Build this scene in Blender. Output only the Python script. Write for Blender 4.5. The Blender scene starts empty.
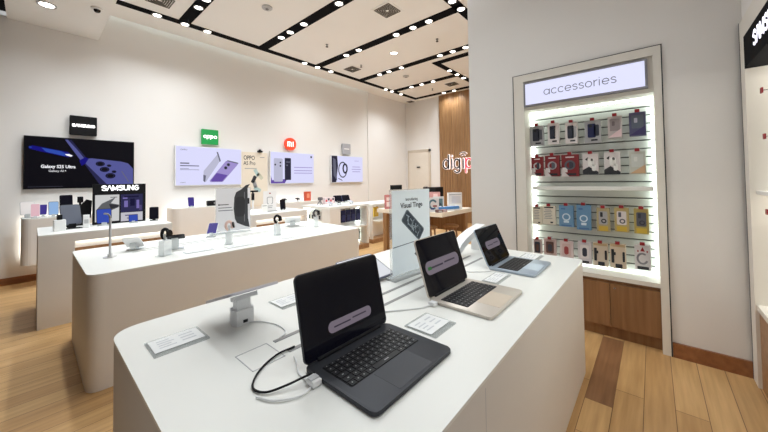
import bpy, bmesh, math, random
from mathutils import Matrix, Vector
random.seed(7)
C = bpy.context.scene.collection
PI = math.pi
S = 0.8          # drawing units -> metres, applied to everything at the end
R = math.radians

# ------------------------------------------------------------------ materials
def lin(c):
    return tuple(((v/255)/12.92 if v/255 <= .04045 else ((v/255+.055)/1.055)**2.4) for v in c)

MATS = {}
def mat(name, rgb, rough=.5, metal=0., var=.04, scale=8., spec=.5, emit=None, estr=1., alpha=1., bump=0., coat=0.):
    if name in MATS: return MATS[name]
    m = bpy.data.materials.new(name); m.use_nodes = True
    nt = m.node_tree; b = nt.nodes['Principled BSDF']
    c = lin(rgb)
    tc = nt.nodes.new('ShaderNodeTexCoord'); nz = nt.nodes.new('ShaderNodeTexNoise')
    nz.inputs['Scale'].default_value = scale; nz.inputs['Detail'].default_value = 3
    nt.links.new(tc.outputs['Object'], nz.inputs['Vector'])
    mx = nt.nodes.new('ShaderNodeMix'); mx.data_type = 'RGBA'
    mx.inputs[6].default_value = (*[max(0, v*(1-var)) for v in c], 1)
    mx.inputs[7].default_value = (*[min(1, v*(1+var)) for v in c], 1)
    nt.links.new(nz.outputs['Fac'], mx.inputs[0]); nt.links.new(mx.outputs[2], b.inputs['Base Color'])
    b.inputs['Roughness'].default_value = rough; b.inputs['Metallic'].default_value = metal
    b.inputs['Specular IOR Level'].default_value = spec
    b.inputs['Coat Weight'].default_value = coat
    if bump:
        bp = nt.nodes.new('ShaderNodeBump'); bp.inputs['Strength'].default_value = bump
        n2 = nt.nodes.new('ShaderNodeTexNoise'); n2.inputs['Scale'].default_value = 120
        nt.links.new(tc.outputs['Object'], n2.inputs['Vector'])
        nt.links.new(n2.outputs['Fac'], bp.inputs['Height']); nt.links.new(bp.outputs['Normal'], b.inputs['Normal'])
    if emit is not None:
        b.inputs['Emission Color'].default_value = (*lin(emit), 1); b.inputs['Emission Strength'].default_value = estr
    if alpha < 1: b.inputs['Alpha'].default_value = alpha
    MATS[name] = m
    return m

def wood(name, ca, cb, grain_axis='z', sc=3., rough=.4):
    if name in MATS: return MATS[name]
    m = bpy.data.materials.new(name); m.use_nodes = True
    nt = m.node_tree; b = nt.nodes['Principled BSDF']
    tc = nt.nodes.new('ShaderNodeTexCoord'); mp = nt.nodes.new('ShaderNodeMapping')
    s = [sc*9, sc*9, sc*9]; s['xyz'.index(grain_axis)] = sc*.5
    mp.inputs['Scale'].default_value = s
    nz = nt.nodes.new('ShaderNodeTexNoise'); nz.inputs['Scale'].default_value = 1.; nz.inputs['Detail'].default_value = 6
    nt.links.new(tc.outputs['Object'], mp.inputs['Vector']); nt.links.new(mp.outputs['Vector'], nz.inputs['Vector'])
    cr = nt.nodes.new('ShaderNodeValToRGB')
    cr.color_ramp.elements[0].position = .3; cr.color_ramp.elements[0].color = (*lin(ca), 1)
    cr.color_ramp.elements[1].position = .7; cr.color_ramp.elements[1].color = (*lin(cb), 1)
    nt.links.new(nz.outputs['Fac'], cr.inputs['Fac']); nt.links.new(cr.outputs['Color'], b.inputs['Base Color'])
    b.inputs['Roughness'].default_value = rough
    MATS[name] = m
    return m

def floor_mat():
    m = bpy.data.materials.new('oak_plank_floor'); m.use_nodes = True
    nt = m.node_tree; b = nt.nodes['Principled BSDF']
    tc = nt.nodes.new('ShaderNodeTexCoord'); mp = nt.nodes.new('ShaderNodeMapping')
    br = nt.nodes.new('ShaderNodeTexBrick')
    br.inputs['Scale'].default_value = 1.
    br.inputs['Brick Width'].default_value = 1.3; br.inputs['Row Height'].default_value = .158*S
    br.inputs['Mortar Size'].default_value = .0016; br.inputs['Mortar Smooth'].default_value = .1
    br.inputs['Color1'].default_value = (*lin((192, 152, 102)), 1); br.inputs['Color2'].default_value = (*lin((212, 174, 122)), 1)
    br.inputs['Mortar'].default_value = (*lin((112, 82, 52)), 1)
    br.offset_frequency = 2; br.offset = .37
    mp.inputs['Location'].default_value = (.35, .075*S, 0)
    nt.links.new(tc.outputs['Object'], mp.inputs['Vector']); nt.links.new(mp.outputs['Vector'], br.inputs['Vector'])
    mp2 = nt.nodes.new('ShaderNodeMapping'); mp2.inputs['Scale'].default_value = (2.2, 34, 1)
    nz = nt.nodes.new('ShaderNodeTexNoise'); nz.inputs['Scale'].default_value = 1.; nz.inputs['Detail'].default_value = 6
    nt.links.new(tc.outputs['Object'], mp2.inputs['Vector']); nt.links.new(mp2.outputs['Vector'], nz.inputs['Vector'])
    cr = nt.nodes.new('ShaderNodeValToRGB')
    cr.color_ramp.elements[0].position = .25; cr.color_ramp.elements[0].color = (.72, .68, .62, 1)
    cr.color_ramp.elements[1].position = .7; cr.color_ramp.elements[1].color = (1, 1, 1, 1)
    nt.links.new(nz.outputs['Fac'], cr.inputs['Fac'])
    mx = nt.nodes.new('ShaderNodeMix'); mx.data_type = 'RGBA'; mx.blend_type = 'MULTIPLY'; mx.inputs[0].default_value = 1
    nt.links.new(br.outputs['Color'], mx.inputs[6]); nt.links.new(cr.outputs['Color'], mx.inputs[7])
    nt.links.new(mx.outputs[2], b.inputs['Base Color'])
    b.inputs['Roughness'].default_value = .38; b.inputs['Specular IOR Level'].default_value = .4
    MATS['floor'] = m
    return m

def clear(name, tint=(235, 240, 242), fac=.28, rough=.1):
    """clear acrylic: mostly see-through with a faint milky sheen"""
    if name in MATS: return MATS[name]
    m = bpy.data.materials.new(name); m.use_nodes = True
    nt = m.node_tree; b = nt.nodes['Principled BSDF']; out = nt.nodes['Material Output']
    nz = nt.nodes.new('ShaderNodeTexNoise'); nz.inputs['Scale'].default_value = 20
    b.inputs['Base Color'].default_value = (*lin(tint), 1); b.inputs['Roughness'].default_value = rough
    tr = nt.nodes.new('ShaderNodeBsdfTransparent'); tr.inputs['Color'].default_value = (.97, .98, .98, 1)
    mx = nt.nodes.new('ShaderNodeMixShader')
    mr = nt.nodes.new('ShaderNodeMapRange'); mr.inputs[3].default_value = fac*.9; mr.inputs[4].default_value = fac*1.1
    nt.links.new(nz.outputs['Fac'], mr.inputs[0]); nt.links.new(mr.outputs[0], mx.inputs[0])
    nt.links.new(tr.outputs[0], mx.inputs[1]); nt.links.new(b.outputs[0], mx.inputs[2])
    nt.links.new(mx.outputs[0], out.inputs['Surface'])
    MATS[name] = m
    return m

def screen(name, rgb, strength=1.):
    """a lit screen or sign colour: gives off light"""
    return mat(name, (6, 6, 8), rough=.3, spec=.08, emit=rgb, estr=strength)

def col(rgb, rough=.5):
    return mat('paint_%02x%02x%02x_%d' % (*rgb, int(rough*100)), rgb, rough)

WALL = mat('wall_paint_cream', (231, 229, 227), .85, var=.015, scale=2., spec=.2, bump=.03)
CEIL = mat('ceiling_paint_warm_white', (244, 244, 243), .9, var=.015, scale=2., spec=.1)
WTOP = mat('white_solid_surface', (230, 231, 227), .32, var=.01, scale=3, spec=.4)
BODY = mat('cream_laminate', (223, 219, 214), .6, var=.03, scale=4, spec=.25)
WHITE = mat('white_gloss', (238, 238, 236), .3, var=.01)
WPLAST = mat('white_plastic', (232, 233, 234), .35, var=.01)
BLACK = mat('black_matt', (13, 13, 17), .6, var=.1, spec=.2)
CHAN = mat('black_channel_paint', (9, 10, 15), .8, var=.1, spec=.1)
BGLOSS = mat('black_glass', (7, 8, 12), .06, var=.05, spec=.35)
GREY = mat('grey_plastic', (120, 121, 124), .5)
LGREY = mat('light_grey', (186, 187, 190), .5)
STEEL = mat('brushed_steel', (190, 190, 192), .25, 1., var=.03, scale=40)
ALU = mat('grey_aluminium', (150, 150, 156), .4, .6)
OAK = wood('oak_veneer', (124, 88, 56), (154, 114, 78), 'z', 3.)
OAKH = wood('oak_veneer_across', (142, 103, 68), (172, 131, 92), 'y', 3.)
BASEW = wood('baseboard_wood', (128, 82, 50), (156, 104, 66), 'x', 3.)
WALNUT = wood('brown_slat_wood', (134, 98, 62), (166, 128, 88), 'z', 3.)
DARKPL = wood('darker_plank_wood', (124, 86, 56), (148, 108, 74), 'x', 4.)
GLASS = clear('clear_acrylic', fac=.22)
GLASSM = clear('milky_acrylic', fac=.5)
FLOOR = floor_mat()
def paper(name, rgb):
    m = mat(name, rgb, .6, var=.01); nt = m.node_tree; b = nt.nodes['Principled BSDF']; out = nt.nodes['Material Output']
    tl = nt.nodes.new('ShaderNodeBsdfTranslucent'); tl.inputs['Color'].default_value = (*lin(rgb), 1)
    mx = nt.nodes.new('ShaderNodeMixShader'); mx.inputs[0].default_value = .6
    nt.links.new(b.outputs[0], mx.inputs[1]); nt.links.new(tl.outputs[0], mx.inputs[2]); nt.links.new(mx.outputs[0], out.inputs['Surface'])
    return m
LED = mat('led_strip', (255, 255, 255), emit=(240, 255, 246), estr=7.)
LEDS = mat('led_strip_bay', (255, 255, 255), emit=(255, 252, 244), estr=6.)
LEDW = mat('led_strip_warm', (255, 255, 255), emit=(255, 250, 238), estr=6.)
LENS = mat('spotlight_lens', (255, 255, 255), emit=(255, 248, 236), estr=14.)
RED = mat('red_plastic', (150, 26, 36), .5)
INK = mat('grey_ink', (150, 152, 156), .7)
INKD = mat('dark_ink', (42, 44, 50), .7)

# ------------------------------------------------------------------ mesh helpers
def new(): return bmesh.new()
I4 = Matrix.Identity(4)
def T(x=0, y=0, z=0): return Matrix.Translation((x, y, z))
def RX(a): return Matrix.Rotation(R(a), 4, 'X')
def RY(a): return Matrix.Rotation(R(a), 4, 'Y')
def RZ(a): return Matrix.Rotation(R(a), 4, 'Z')
def frame(o, right, up):
    r = Vector(right).normalized(); u = Vector(up).normalized(); n = r.cross(u)
    M = Matrix((r, u, n)).transposed().to_4x4(); M.translation = Vector(o)
    return M
def face_y(x=0, y=0, z=0): return frame((x, y, z), (1, 0, 0), (0, 0, 1))        # front looks towards -Y
def face_x(x=0, y=0, z=0): return frame((x, y, z), (0, -1, 0), (0, 0, 1))       # front looks towards -X
def face_py(x=0, y=0, z=0): return frame((x, y, z), (-1, 0, 0), (0, 0, 1))      # front looks towards +Y

def _finish(bm, verts, faces, mi, M):
    for f in faces: f.material_index = mi
    if M is not None: bmesh.ops.transform(bm, matrix=M, verts=verts)

def prism(bm, pts, z0, z1, mi=0, M=None, bev=0.):
    vb = [bm.verts.new((x, y, z0)) for x, y in pts]; vt = [bm.verts.new((x, y, z1)) for x, y in pts]
    n = len(pts); fs = []
    a = sum(pts[i][0]*pts[(i+1) % n][1]-pts[(i+1) % n][0]*pts[i][1] for i in range(n))
    if a < 0: vb.reverse(); vt.reverse()
    fs.append(bm.faces.new(list(reversed(vb)))); top = bm.faces.new(vt); fs.append(top)
    for i in range(n): fs.append(bm.faces.new((vb[i], vb[(i+1) % n], vt[(i+1) % n], vt[i])))
    vs = vb+vt
    if bev:
        es = list(top.edges)
        r = bmesh.ops.bevel(bm, geom=es, offset=bev, segments=2, profile=.5, affect='EDGES')
        vs = list({v for f in set(fs) | set(r['faces']) if f.is_valid for v in f.verts} | {v for v in vs if v.is_valid})
        fs = list({f for v in vs for f in v.link_faces})
    _finish(bm, vs, fs, mi, M)

def rrect(w, h, r, cx=0, cy=0, n=5):
    r = min(r, w/2-1e-5, h/2-1e-5); pts = []
    if r <= 0: return [(cx-w/2, cy-h/2), (cx+w/2, cy-h/2), (cx+w/2, cy+h/2), (cx-w/2, cy+h/2)]
    for sx, sy, a0 in ((1, -1, -90), (1, 1, 0), (-1, 1, 90), (-1, -1, 180)):
        for i in range(n+1):
            a = R(a0+90*i/n); pts.append((cx+sx*(w/2-r)+r*math.cos(a), cy+sy*(h/2-r)+r*math.sin(a)))
    return pts

def plate(bm, w, h, t, r=0., mi=0, M=None, cx=0, cy=0, z=0., bev=0.):
    prism(bm, rrect(w, h, r, cx, cy), z, z+t, mi, M, bev)

def box(bm, x0, x1, y0, y1, z0, z1, mi=0, M=None, bev=0.):
    if bev:
        r = bmesh.ops.create_cube(bm, size=1.); vs = r['verts']
        bmesh.ops.transform(bm, matrix=T((x0+x1)/2, (y0+y1)/2, (z0+z1)/2) @ Matrix.Diagonal((x1-x0, y1-y0, z1-z0, 1)), verts=vs)
        es = list({e for v in vs for e in v.link_edges})
        rb = bmesh.ops.bevel(bm, geom=es, offset=bev, segments=2, profile=.5, affect='EDGES')
        vs = list({v for f in rb['faces'] for v in f.verts} | {v for v in vs if v.is_valid})
        fs = list({f for v in vs for f in v.link_faces})
        _finish(bm, vs, fs, mi, M)
    else:
        prism(bm, [(x0, y0), (x1, y0), (x1, y1), (x0, y1)], z0, z1, mi, M)

def lathe(bm, prof, mi=0, M=None, n=24):
    rings = []; vs = []; fs = []
    for r, z in prof:
        ring = [bm.verts.new((r*math.cos(2*PI*i/n), r*math.sin(2*PI*i/n), z)) for i in range(n)] if r > 1e-6 else [bm.verts.new((0, 0, z))]
        rings.append(ring); vs += ring
    for a, b in zip(rings, rings[1:]):
        for i in range(n):
            j = (i+1) % n
            if len(a) == 1 and len(b) == 1: continue
            if len(a) == 1: fs.append(bm.faces.new((a[0], b[j], b[i])))
            elif len(b) == 1: fs.append(bm.faces.new((a[i], a[j], b[0])))
            else: fs.append(bm.faces.new((a[i], a[j], b[j], b[i])))
    for ring, rev in ((rings[0], True), (rings[-1], False)):
        if len(ring) > 1: fs.append(bm.faces.new(list(reversed(ring)) if rev else ring))
    _finish(bm, vs, fs, mi, M)

def cyl(bm, r, z0, z1, mi=0, M=None, n=24): lathe(bm, [(r, z0), (r, z1)], mi, M, n)

def tube(bm, pts, r, mi=0, M=None, n=8, flat=None, caps=True):
    """round tube along pts; flat=(normal, k) squashes the section along the normal"""
    pts = [Vector((p[0], p[1], p[2] if len(p) > 2 else 0.)) for p in pts]; rings = []; vs = []; fs = []
    prev = None
    for i, p in enumerate(pts):
        t = (pts[min(i+1, len(pts)-1)]-pts[max(i-1, 0)])
        if t.length < 1e-9: t = Vector((1, 0, 0))
        t.normalize()
        if flat: nrm = Vector(flat[0]); u = t.cross(nrm).normalized(); w = nrm*flat[1]
        else:
            a = prev if prev is not None else (Vector((0, 0, 1)) if abs(t.z) < .9 else Vector((1, 0, 0)))
            u = (a-t*a.dot(t)).normalized(); prev = u; w = t.cross(u)
        ring = [bm.verts.new(p+u*(r*math.cos(2*PI*k/n))+w*(r*math.sin(2*PI*k/n))) for k in range(n)]
        rings.append(ring); vs += ring
    for a, b in zip(rings, rings[1:]):
        for k in range(n): fs.append(bm.faces.new((a[k], a[(k+1) % n], b[(k+1) % n], b[k])))
    fs.append(bm.faces.new(list(reversed(rings[0])))); fs.append(bm.faces.new(rings[-1]))
    _finish(bm, vs, fs, mi, M)
    if flat and caps:
        for p in (pts[0], pts[-1]):
            Mn = Matrix.Translation(p)
            q = Vector(flat[0]).to_track_quat('Z', 'Y').to_matrix().to_4x4()
            cyl(bm, r, -r*flat[1], r*flat[1], mi, (M or I4) @ Mn @ q, 12)

def smooth_pts(pts, n=6):
    """Catmull-Rom through pts"""
    P = [Vector(p) for p in pts]; P = [P[0]*2-P[1]]+P+[P[-1]*2-P[-2]]; out = []
    for i in range(1, len(P)-2):
        a, b, c, d = P[i-1], P[i], P[i+1], P[i+2]
        for k in range(n):
            t = k/n
            out.append(.5*((2*b)+(c-a)*t+(2*a-5*b+4*c-d)*t*t+(3*b-a-3*c+d)*t**3))
    out.append(P[-2]); return out

def arc(cx, cy, rx, ry, a0, a1, n=14):
    return [(cx+rx*math.cos(R(a0+(a1-a0)*i/n)), cy+ry*math.sin(R(a0+(a1-a0)*i/n))) for i in range(n+1)]

# letters as strokes, x-height 1 / cap height 1: (advance, strokes)
LOW = {
 'a': (1.28, [arc(.5, .5, .5, .5, 0, 360, 22), [(1, 1), (1, 0)]]),
 'c': (1.12, [arc(.5, .5, .5, .5, 48, 312, 18)]),
 'e': (1.2, [[(0, .5), (1, .5)]+arc(.5, .5, .5, .5, 0, 315, 20)]),
 's': (.95, [[(.68, .84)]+arc(.36, .76, .34, .24, 40, 200, 8)+arc(.38, .25, .36, .25, 60, -150, 10)]),
 'o': (1.26, [arc(.5, .5, .5, .5, 0, 360, 22)]),
 'r': (.72, [[(0, 1), (0, 0)], [(0, .55)]+arc(.42, .55, .42, .43, 175, 80, 7)]),
 'i': (.36, [[(0, 1), (0, 0)], [(0, 1.36), (0, 1.38)]]),
 'd': (1.3, [arc(.45, .5, .45, .5, 0, 360, 20), [(.92, 1.5), (.92, 0)]]),
 'g': (1.3, [arc(.45, .5, .45, .5, 0, 360, 20), [(.92, 1), (.92, -.15)]+arc(.46, -.15, .46, .33, 0, -150, 10)]),
 'p': (1.3, [arc(.5, .5, .45, .5, 0, 360, 20), [(.02, 1), (.02, -.48)]]),
 'j': (.5, [[(0.1, 1), (.1, -.2), (-.1, -.42)], [(.1, 1.36), (.1, 1.38)]]),
}
UP = {
 'S': (1.0, [[(.78, .8)]+arc(.42, .76, .36, .24, 60, 200, 8)+arc(.42, .25, .38, .25, 60, -150, 10)]),
 'A': (1.05, [[(0, 0), (.42, 1), (.5, 1), (.92, 0)]]),
 'M': (1.22, [[(.05, 0), (.05, 1), (.5, .15), (.95, 1), (.95, 0)]]),
 'U': (1.05, [[(.05, 1), (.05, .38)]+arc(.42, .38, .37, .38, 180, 360, 10)+[(.79, 1)]]),
 'N': (1.1, [[(.05, 0), (.05, 1), (.8, 0), (.8, 1)]]),
 'G': (1.0, [arc(.45, .5, .42, .5, 50, 340, 16)+[(.85, .48), (.52, .48)]]),
}
def ribbon(bm, pts, r, M, mi=0, z=0., t=None):
    """flat stroke of half width r through pts with round joints"""
    t = t if t is not None else r
    P = [Vector((p[0], p[1])) for p in pts]
    for i, p in enumerate(P):
        sharp = i in (0, len(P)-1) or (P[i]-P[i-1]).angle(P[i+1]-P[i], 0) > .5
        if sharp: cyl(bm, r, z-t/2, z+t/2, mi, M @ T(p.x, p.y, 0), 12)
    n = len(P); L = []; Q = []
    for i in range(n):
        a = P[i]-P[i-1] if i else P[1]-P[0]; b = P[i+1]-P[i] if i < n-1 else a
        a = a.normalized(); b = b.normalized(); L.append((a, b))
    for i in range(n-1):
        d = (P[i+1]-P[i])
        if d.length < 1e-6: continue
        d.normalize(); nn = Vector((-d.y, d.x))
        def off(k):
            a, b = L[k]
            if a.angle(b, 0) > .5: return nn*r
            m = (a+b).normalized(); m = Vector((-m.y, m.x)); return m*(r/max(.5, m.dot(nn)))
        o0, o1 = off(i), off(i+1)
        prism(bm, [tuple(P[i]-o0), tuple(P[i+1]-o1), tuple(P[i+1]+o1), tuple(P[i]+o0)], z-t/2, z+t/2, mi, M)
def strokes(bm, word, x, y, h, r, M, mi=0, table=LOW, sx=1., z=0., flat=.5, gap=0.):
    """letters of height h from (x, y) in M's plane; returns the end x"""
    for ch in word:
        adv, st = table[ch]
        for q in st: ribbon(bm, [(x+px*h*sx, y+py*h) for px, py in q], r, M, mi, z, r*flat*2)
        x += (adv*h)*sx+gap
    return x
def word_width(word, h, table, sx=1., gap=0.): return sum(table[c][0]*h*sx+gap for c in word)

def text(bm, body, size, M, mi=0, align='LEFT', thick=.002, width=None, bold=0.):
    cu = bpy.data.curves.new('t', 'FONT'); cu.body = body; cu.size = size; cu.extrude = thick/2; cu.align_x = align; cu.offset = bold
    cu.resolution_u = 3
    o = bpy.data.objects.new('t', cu); C.objects.link(o)
    dg = bpy.context.evaluated_depsgraph_get(); dg.update()
    me = bpy.data.meshes.new_from_object(o.evaluated_get(dg))
    bpy.data.objects.remove(o); bpy.data.curves.remove(cu)
    b2 = bmesh.new(); b2.from_mesh(me); bpy.data.meshes.remove(me)
    k = 1.
    if width and b2.verts:
        w = max(v.co.x for v in b2.verts)-min(v.co.x for v in b2.verts); k = width/w
    vm = {v: bm.verts.new(M @ Vector((v.co.x*k, v.co.y, v.co.z))) for v in b2.verts}
    for f in b2.faces:
        try: nf = bm.faces.new([vm[v] for v in f.verts]); nf.material_index = mi
        except ValueError: pass
    b2.free()

# ------------------------------------------------------------------ object helpers
def obj(name, bm, mats, parent=None, smooth=False, label=None):
    bmesh.ops.recalc_face_normals(bm, faces=bm.faces[:])
    me = bpy.data.meshes.new(name); bm.to_mesh(me); bm.free()
    for m in (mats if isinstance(mats, (list, tuple)) else [mats]): me.materials.append(m)
    if smooth:
        for p in me.polygons: p.use_smooth = True
        try: me.set_sharp_from_angle(angle=R(40))
        except Exception: pass
    o = bpy.data.objects.new(name, me); C.objects.link(o)
    if parent is not None: o.parent = parent
    if label: o['label'] = label
    return o
def thing(name, label, cat, loc=(0, 0, 0), rz=0., group=None, M=None):
    o = bpy.data.objects.new(name, None); o.empty_display_size = .05; C.objects.link(o)
    if M is not None: o.matrix_basis = M
    else: o.location = loc; o.rotation_euler = (0, 0, R(rz))
    o['label'] = label; o['category'] = cat
    if group: o['group'] = group
    return o
def tag(o, label, cat, group=None):
    o['label'] = label; o['category'] = cat
    if group: o['group'] = group
    return o
def struct(name, bm, mats, parent=None, **k):
    o = obj(name, bm, mats, parent, **k)
    if parent is None: o['kind'] = 'structure'
    return o
def kids(o): return [c for c in C.objects if c.parent == o]
def dup(root, loc=None, rz=None, label=None, group=None):
    r = root.copy(); C.objects.link(r)
    if loc is not None: r.location = loc
    if rz is not None: r.rotation_euler = (0, 0, R(rz))
    if label: r['label'] = label
    if group: r['group'] = group
    for ch in kids(root):
        c = ch.copy(); C.objects.link(c); c.parent = r
        for g in kids(ch):
            d = g.copy(); C.objects.link(d); d.parent = c
    return r
def Bx(*a, **k):
    bm = new(); box(bm, *a, **k); return bm
def ordinal(i): return ['first', 'second', 'third', 'fourth', 'fifth', 'sixth', 'seventh', 'eighth'][i]

# ================================================================== ROOM
ZC = 4.65       # ceiling
bm = new(); box(bm, -4, 10.2, -3, 7.8, -.1, 0); struct('floor', bm, FLOOR)
bm = new(); box(bm, 2.57, 3.66, .241, .399, 0, .0012); struct('trim_1', bm, DARKPL)          # one darker board
bm = new(); box(bm, -.8, 7.81, 7.57, 7.75, 0, 4.2); box(bm, -.28, 7.81, 7.57, 7.75, 4.2, 4.95); box(bm, 7.81, 10.2, 7.54, 7.75, 0, 4.95); struct('wall_left', bm, WALL)
bm = new(); box(bm, 10.04, 10.2, -.7, 7.54, 0, 4.95); struct('wall_back', bm, WALL)
# accessories wall block with a recess for the display bay
bm = new()
box(bm, 3.64, 5.6, 1.17, 1.72, 0, ZC+.3); box(bm, 3.64, 5.6, -.7, -.085, 0, ZC+.3)
box(bm, 3.64, 5.6, -.085, 1.17, 2.70, ZC+.3); box(bm, 4.0, 5.6, -.085, 1.17, 0, 2.70)
struct('wall_right', bm, WALL)
bm = new(); box(bm, .9, 3.64, -.9, -.56, 2.72, ZC+.3); box(bm, .9, 1.37, -.9, -.56, 0, 2.72); box(bm, 1.37, 3.64, -.9, -.8, 0, 2.72); struct('wall_side', bm, WALL)
bm = new(); box(bm, -.8, -.7, 1.2, 7.57, 0, 4.35); struct('wall_light_block', bm, col((88, 78, 70), .6))  # unseen dark wall, added to keep light off the table ends
# ceiling: main slab with a light slot along the brand wall, lower soffit at the shop front
bm = new(); box(bm, .78, 7.81, -.7, 7.46, ZC, ZC+.08); box(bm, 7.81, 10.2, -.7, 7.54, ZC, ZC+.08); box(bm, .78, 7.81, 7.2, 7.75, ZC+.3, ZC+.34)
struct('ceiling', bm, CEIL)
bm = new(); box(bm, -.28, .78, -.7, 7.57, 4.17, 4.95); struct('ceiling_front', bm, CEIL)
bm = new(); box(bm, -4, -.28, -3, 7.8, 4.35, 4.45); struct('trim_2', bm, CHAN)
bm = new(); box(bm, .8, 7.8, 7.22, 7.26, ZC+.09, ZC+.12); o = struct('trim_3', bm, LED)       # light line in the ceiling slot
# baseboards
bm = new(); box(bm, -.7, 7.81, 7.545, 7.57, 0, .108); struct('baseboard_left', bm, BASEW)
bm = new(); box(bm, 3.615, 3.64, -.56, -.095, 0, .12); struct('baseboard_right', bm, BASEW)
bm = new(); box(bm, 10.01, 10.04, 6.0, 6.38, 0, .108); box(bm, 7.81, 10.01, 7.515, 7.54, 0, .108); struct('baseboard_back', bm, BASEW)
# door in the back wall
bm = new()
box(bm, 10.0, 10.04, 7.39, 7.425, 0, 2.70); box(bm, 10.0, 10.04, 6.37, 6.45, 0, 2.70); box(bm, 10.0, 10.04, 6.37, 7.425, 2.6, 2.70)
d = struct('door_1', bm, col((204, 193, 178), .6))
bm = new(); box(bm, 10.01, 10.04, 6.452, 7.388, .01, 2.6); obj('door_leaf', bm, col((226, 219, 208), .6), d)
bm = new(); box(bm, 9.985, 10.01, 6.85, 6.99, 1.99, 2.04); obj('door_sign', bm, INKD, d)
bm = new(); cyl(bm, .02, 0, .06, 0, T(10.01, 6.53, 1.25) @ RY(-90)); tube(bm, [(9.95, 6.53, 1.25), (9.95, 6.65, 1.25)], .015); obj('door_handle', bm, STEEL, d)
# brown timber panel behind the shop name
bm = new()
box(bm, 9.98, 10.04, 3.6, 5.94, 0, ZC)
for i in range(23): box(bm, 9.955, 9.98, 3.62+i*.1, 3.70+i*.1, .01, ZC-.01)
struct('trim_4', bm, WALNUT)

# black light channels in the ceiling
ch = new()
Z0 = ZC-.012
for x0, x1, y0, y1 in ((.8, 9.79, 6.71, 6.87), (1.81, 2.01, -.5, 6.71), (3.4, 3.61, -.5, 6.71), (4.97, 5.18, 2.46, 6.71), (6.6, 6.8, 2.64, 6.71),
                       (8.22, 8.44, 4.36, 6.71), (9.6, 9.79, 2.0, 6.71), (.8, 7.2, 2.46, 2.64), (7.0, 9.6, 4.2, 4.36), (7.0, 7.2, 2.64, 4.2)):
    box(ch, x0, x1, y0, y1, Z0, ZC+.001)
struct('trim_5', ch, CHAN)

# ---- ceiling spotlights: fixture > bezel, lens
def make_spot():
    t = thing('ceiling_spotlight', 'x', 'ceiling light')
    bm = new(); lathe(bm, [(.078, 0), (.078, -.012), (.062, -.012), (.058, -.003)], n=20); obj('bezel', bm, LGREY, t, True)
    bm = new(); lathe(bm, [(0, -.006), (.057, -.006), (.057, -.002), (0, -.002)], n=20); obj('lens', bm, LENS, t)
    return t
LAMP = []
first_spot = make_spot(); used_spot = [False]
def spot(x, y, label, group, z=Z0):
    if not used_spot[0]:
        o = first_spot; used_spot[0] = True; o.location = (x, y, z); o['label'] = label; o['group'] = group
    else: o = dup(first_spot, (x, y, z), 0, label, group)
    LAMP.append((x, y, z-.03))
    return o
G = 'spotlights in the black ceiling channels'
for i, x in enumerate((1.49, 1.94, 2.34, 4.68, 5.09, 5.55, 7.94, 8.27, 8.78)):
    where = ['first', 'third', 'fifth'][i//3]
    pos = ['shop-front side', 'middle', 'door side'][i % 3]
    spot(x, 6.79, 'spotlight in the long wall-side channel at the %s cross channel, %s of three' % (where, pos), G)
def cross(x, ys, nm):
    for i, y in enumerate(ys):
        spot(x, y, 'spotlight in the %s black cross channel, %s from the brand wall' % (nm, ordinal(i)), G)
cross(1.91, (5.96, 5.6), 'first')
cross(3.5, (5.93, 5.58, 5.09, 4.04), 'second')
cross(5.08, (5.61, 5.17, 4.03, 3.59, 3.21), 'third')
cross(6.69, (5.95, 5.59, 5.14, 3.92, 3.57, 3.23), 'fourth')
cross(8.33, (5.99, 5.58, 5.15), 'fifth')
cross(9.7, (5.56, 5.15), 'last')
for i, x in enumerate((4.78, 5.11)): spot(x, 2.54, 'spotlight in the wide channel at the top of the wall edge, %s of two' % ('upper' if i == 0 else 'lower'), G)
for i, x in enumerate((7.82, 8.27, 8.69)): spot(x, 4.28, 'spotlight in the short angled channel near the wall edge, %s of three going back' % ordinal(i), G)
o = spot(.12, 6.58, 'bright round downlight in the plain lower ceiling at top left', 'downlights in the white ceiling', 4.168)
o.scale = (1.35, 1.35, 1)
o = spot(5.81, 4.69, 'bright round downlight in the white ceiling between third and fourth channels', 'downlights in the white ceiling', ZC-.002)
o.scale = (1.35, 1.35, 1)
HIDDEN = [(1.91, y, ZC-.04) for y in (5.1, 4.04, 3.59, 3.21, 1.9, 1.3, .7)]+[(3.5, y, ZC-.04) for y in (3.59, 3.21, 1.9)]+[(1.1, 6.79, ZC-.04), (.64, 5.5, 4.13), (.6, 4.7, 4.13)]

# ---- vents, detectors, sprinklers
def vent(x, y, s, label):
    t = thing('ceiling_vent', label, 'vent', (x, y, ZC), 0, 'square air vents in the ceiling')
    bm = new(); plate(bm, s, s, .012, 0, M=T(0, 0, -.012)); obj('vent_frame', bm, CEIL, t)
    bm = new()
    for k in range(5):
        a = s*(.40-k*.075); b = a-s*.04
        for sx, sy, w, h in ((0, a, a, 1), (0, -a, a, 1), (a, 0, 1, a), (-a, 0, 1, a)):
            if w == 1: box(bm, sx-s*.02, sx+s*.02, -a, a, -.02, -.0125)
            else: box(bm, -a, a, sy-s*.02, sy+s*.02, -.02, -.0125)
    obj('vent_slots', bm, col((92, 88, 82), .7), t)
vent(4.25, 3.57, .42, 'large square air vent between the second and third channels')
vent(5.85, 6.22, .42, 'square air vent beside the third cross channel near the brand wall')
vent(9.0, 4.85, .42, 'square air vent in the far panel near the timber wall')
vent(9.9, 7.18, .3, 'small air vent in the far ceiling corner above the door')
vent(1.4, 6.2, .42, 'air vent cut by the top edge beside the first channel')
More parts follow.
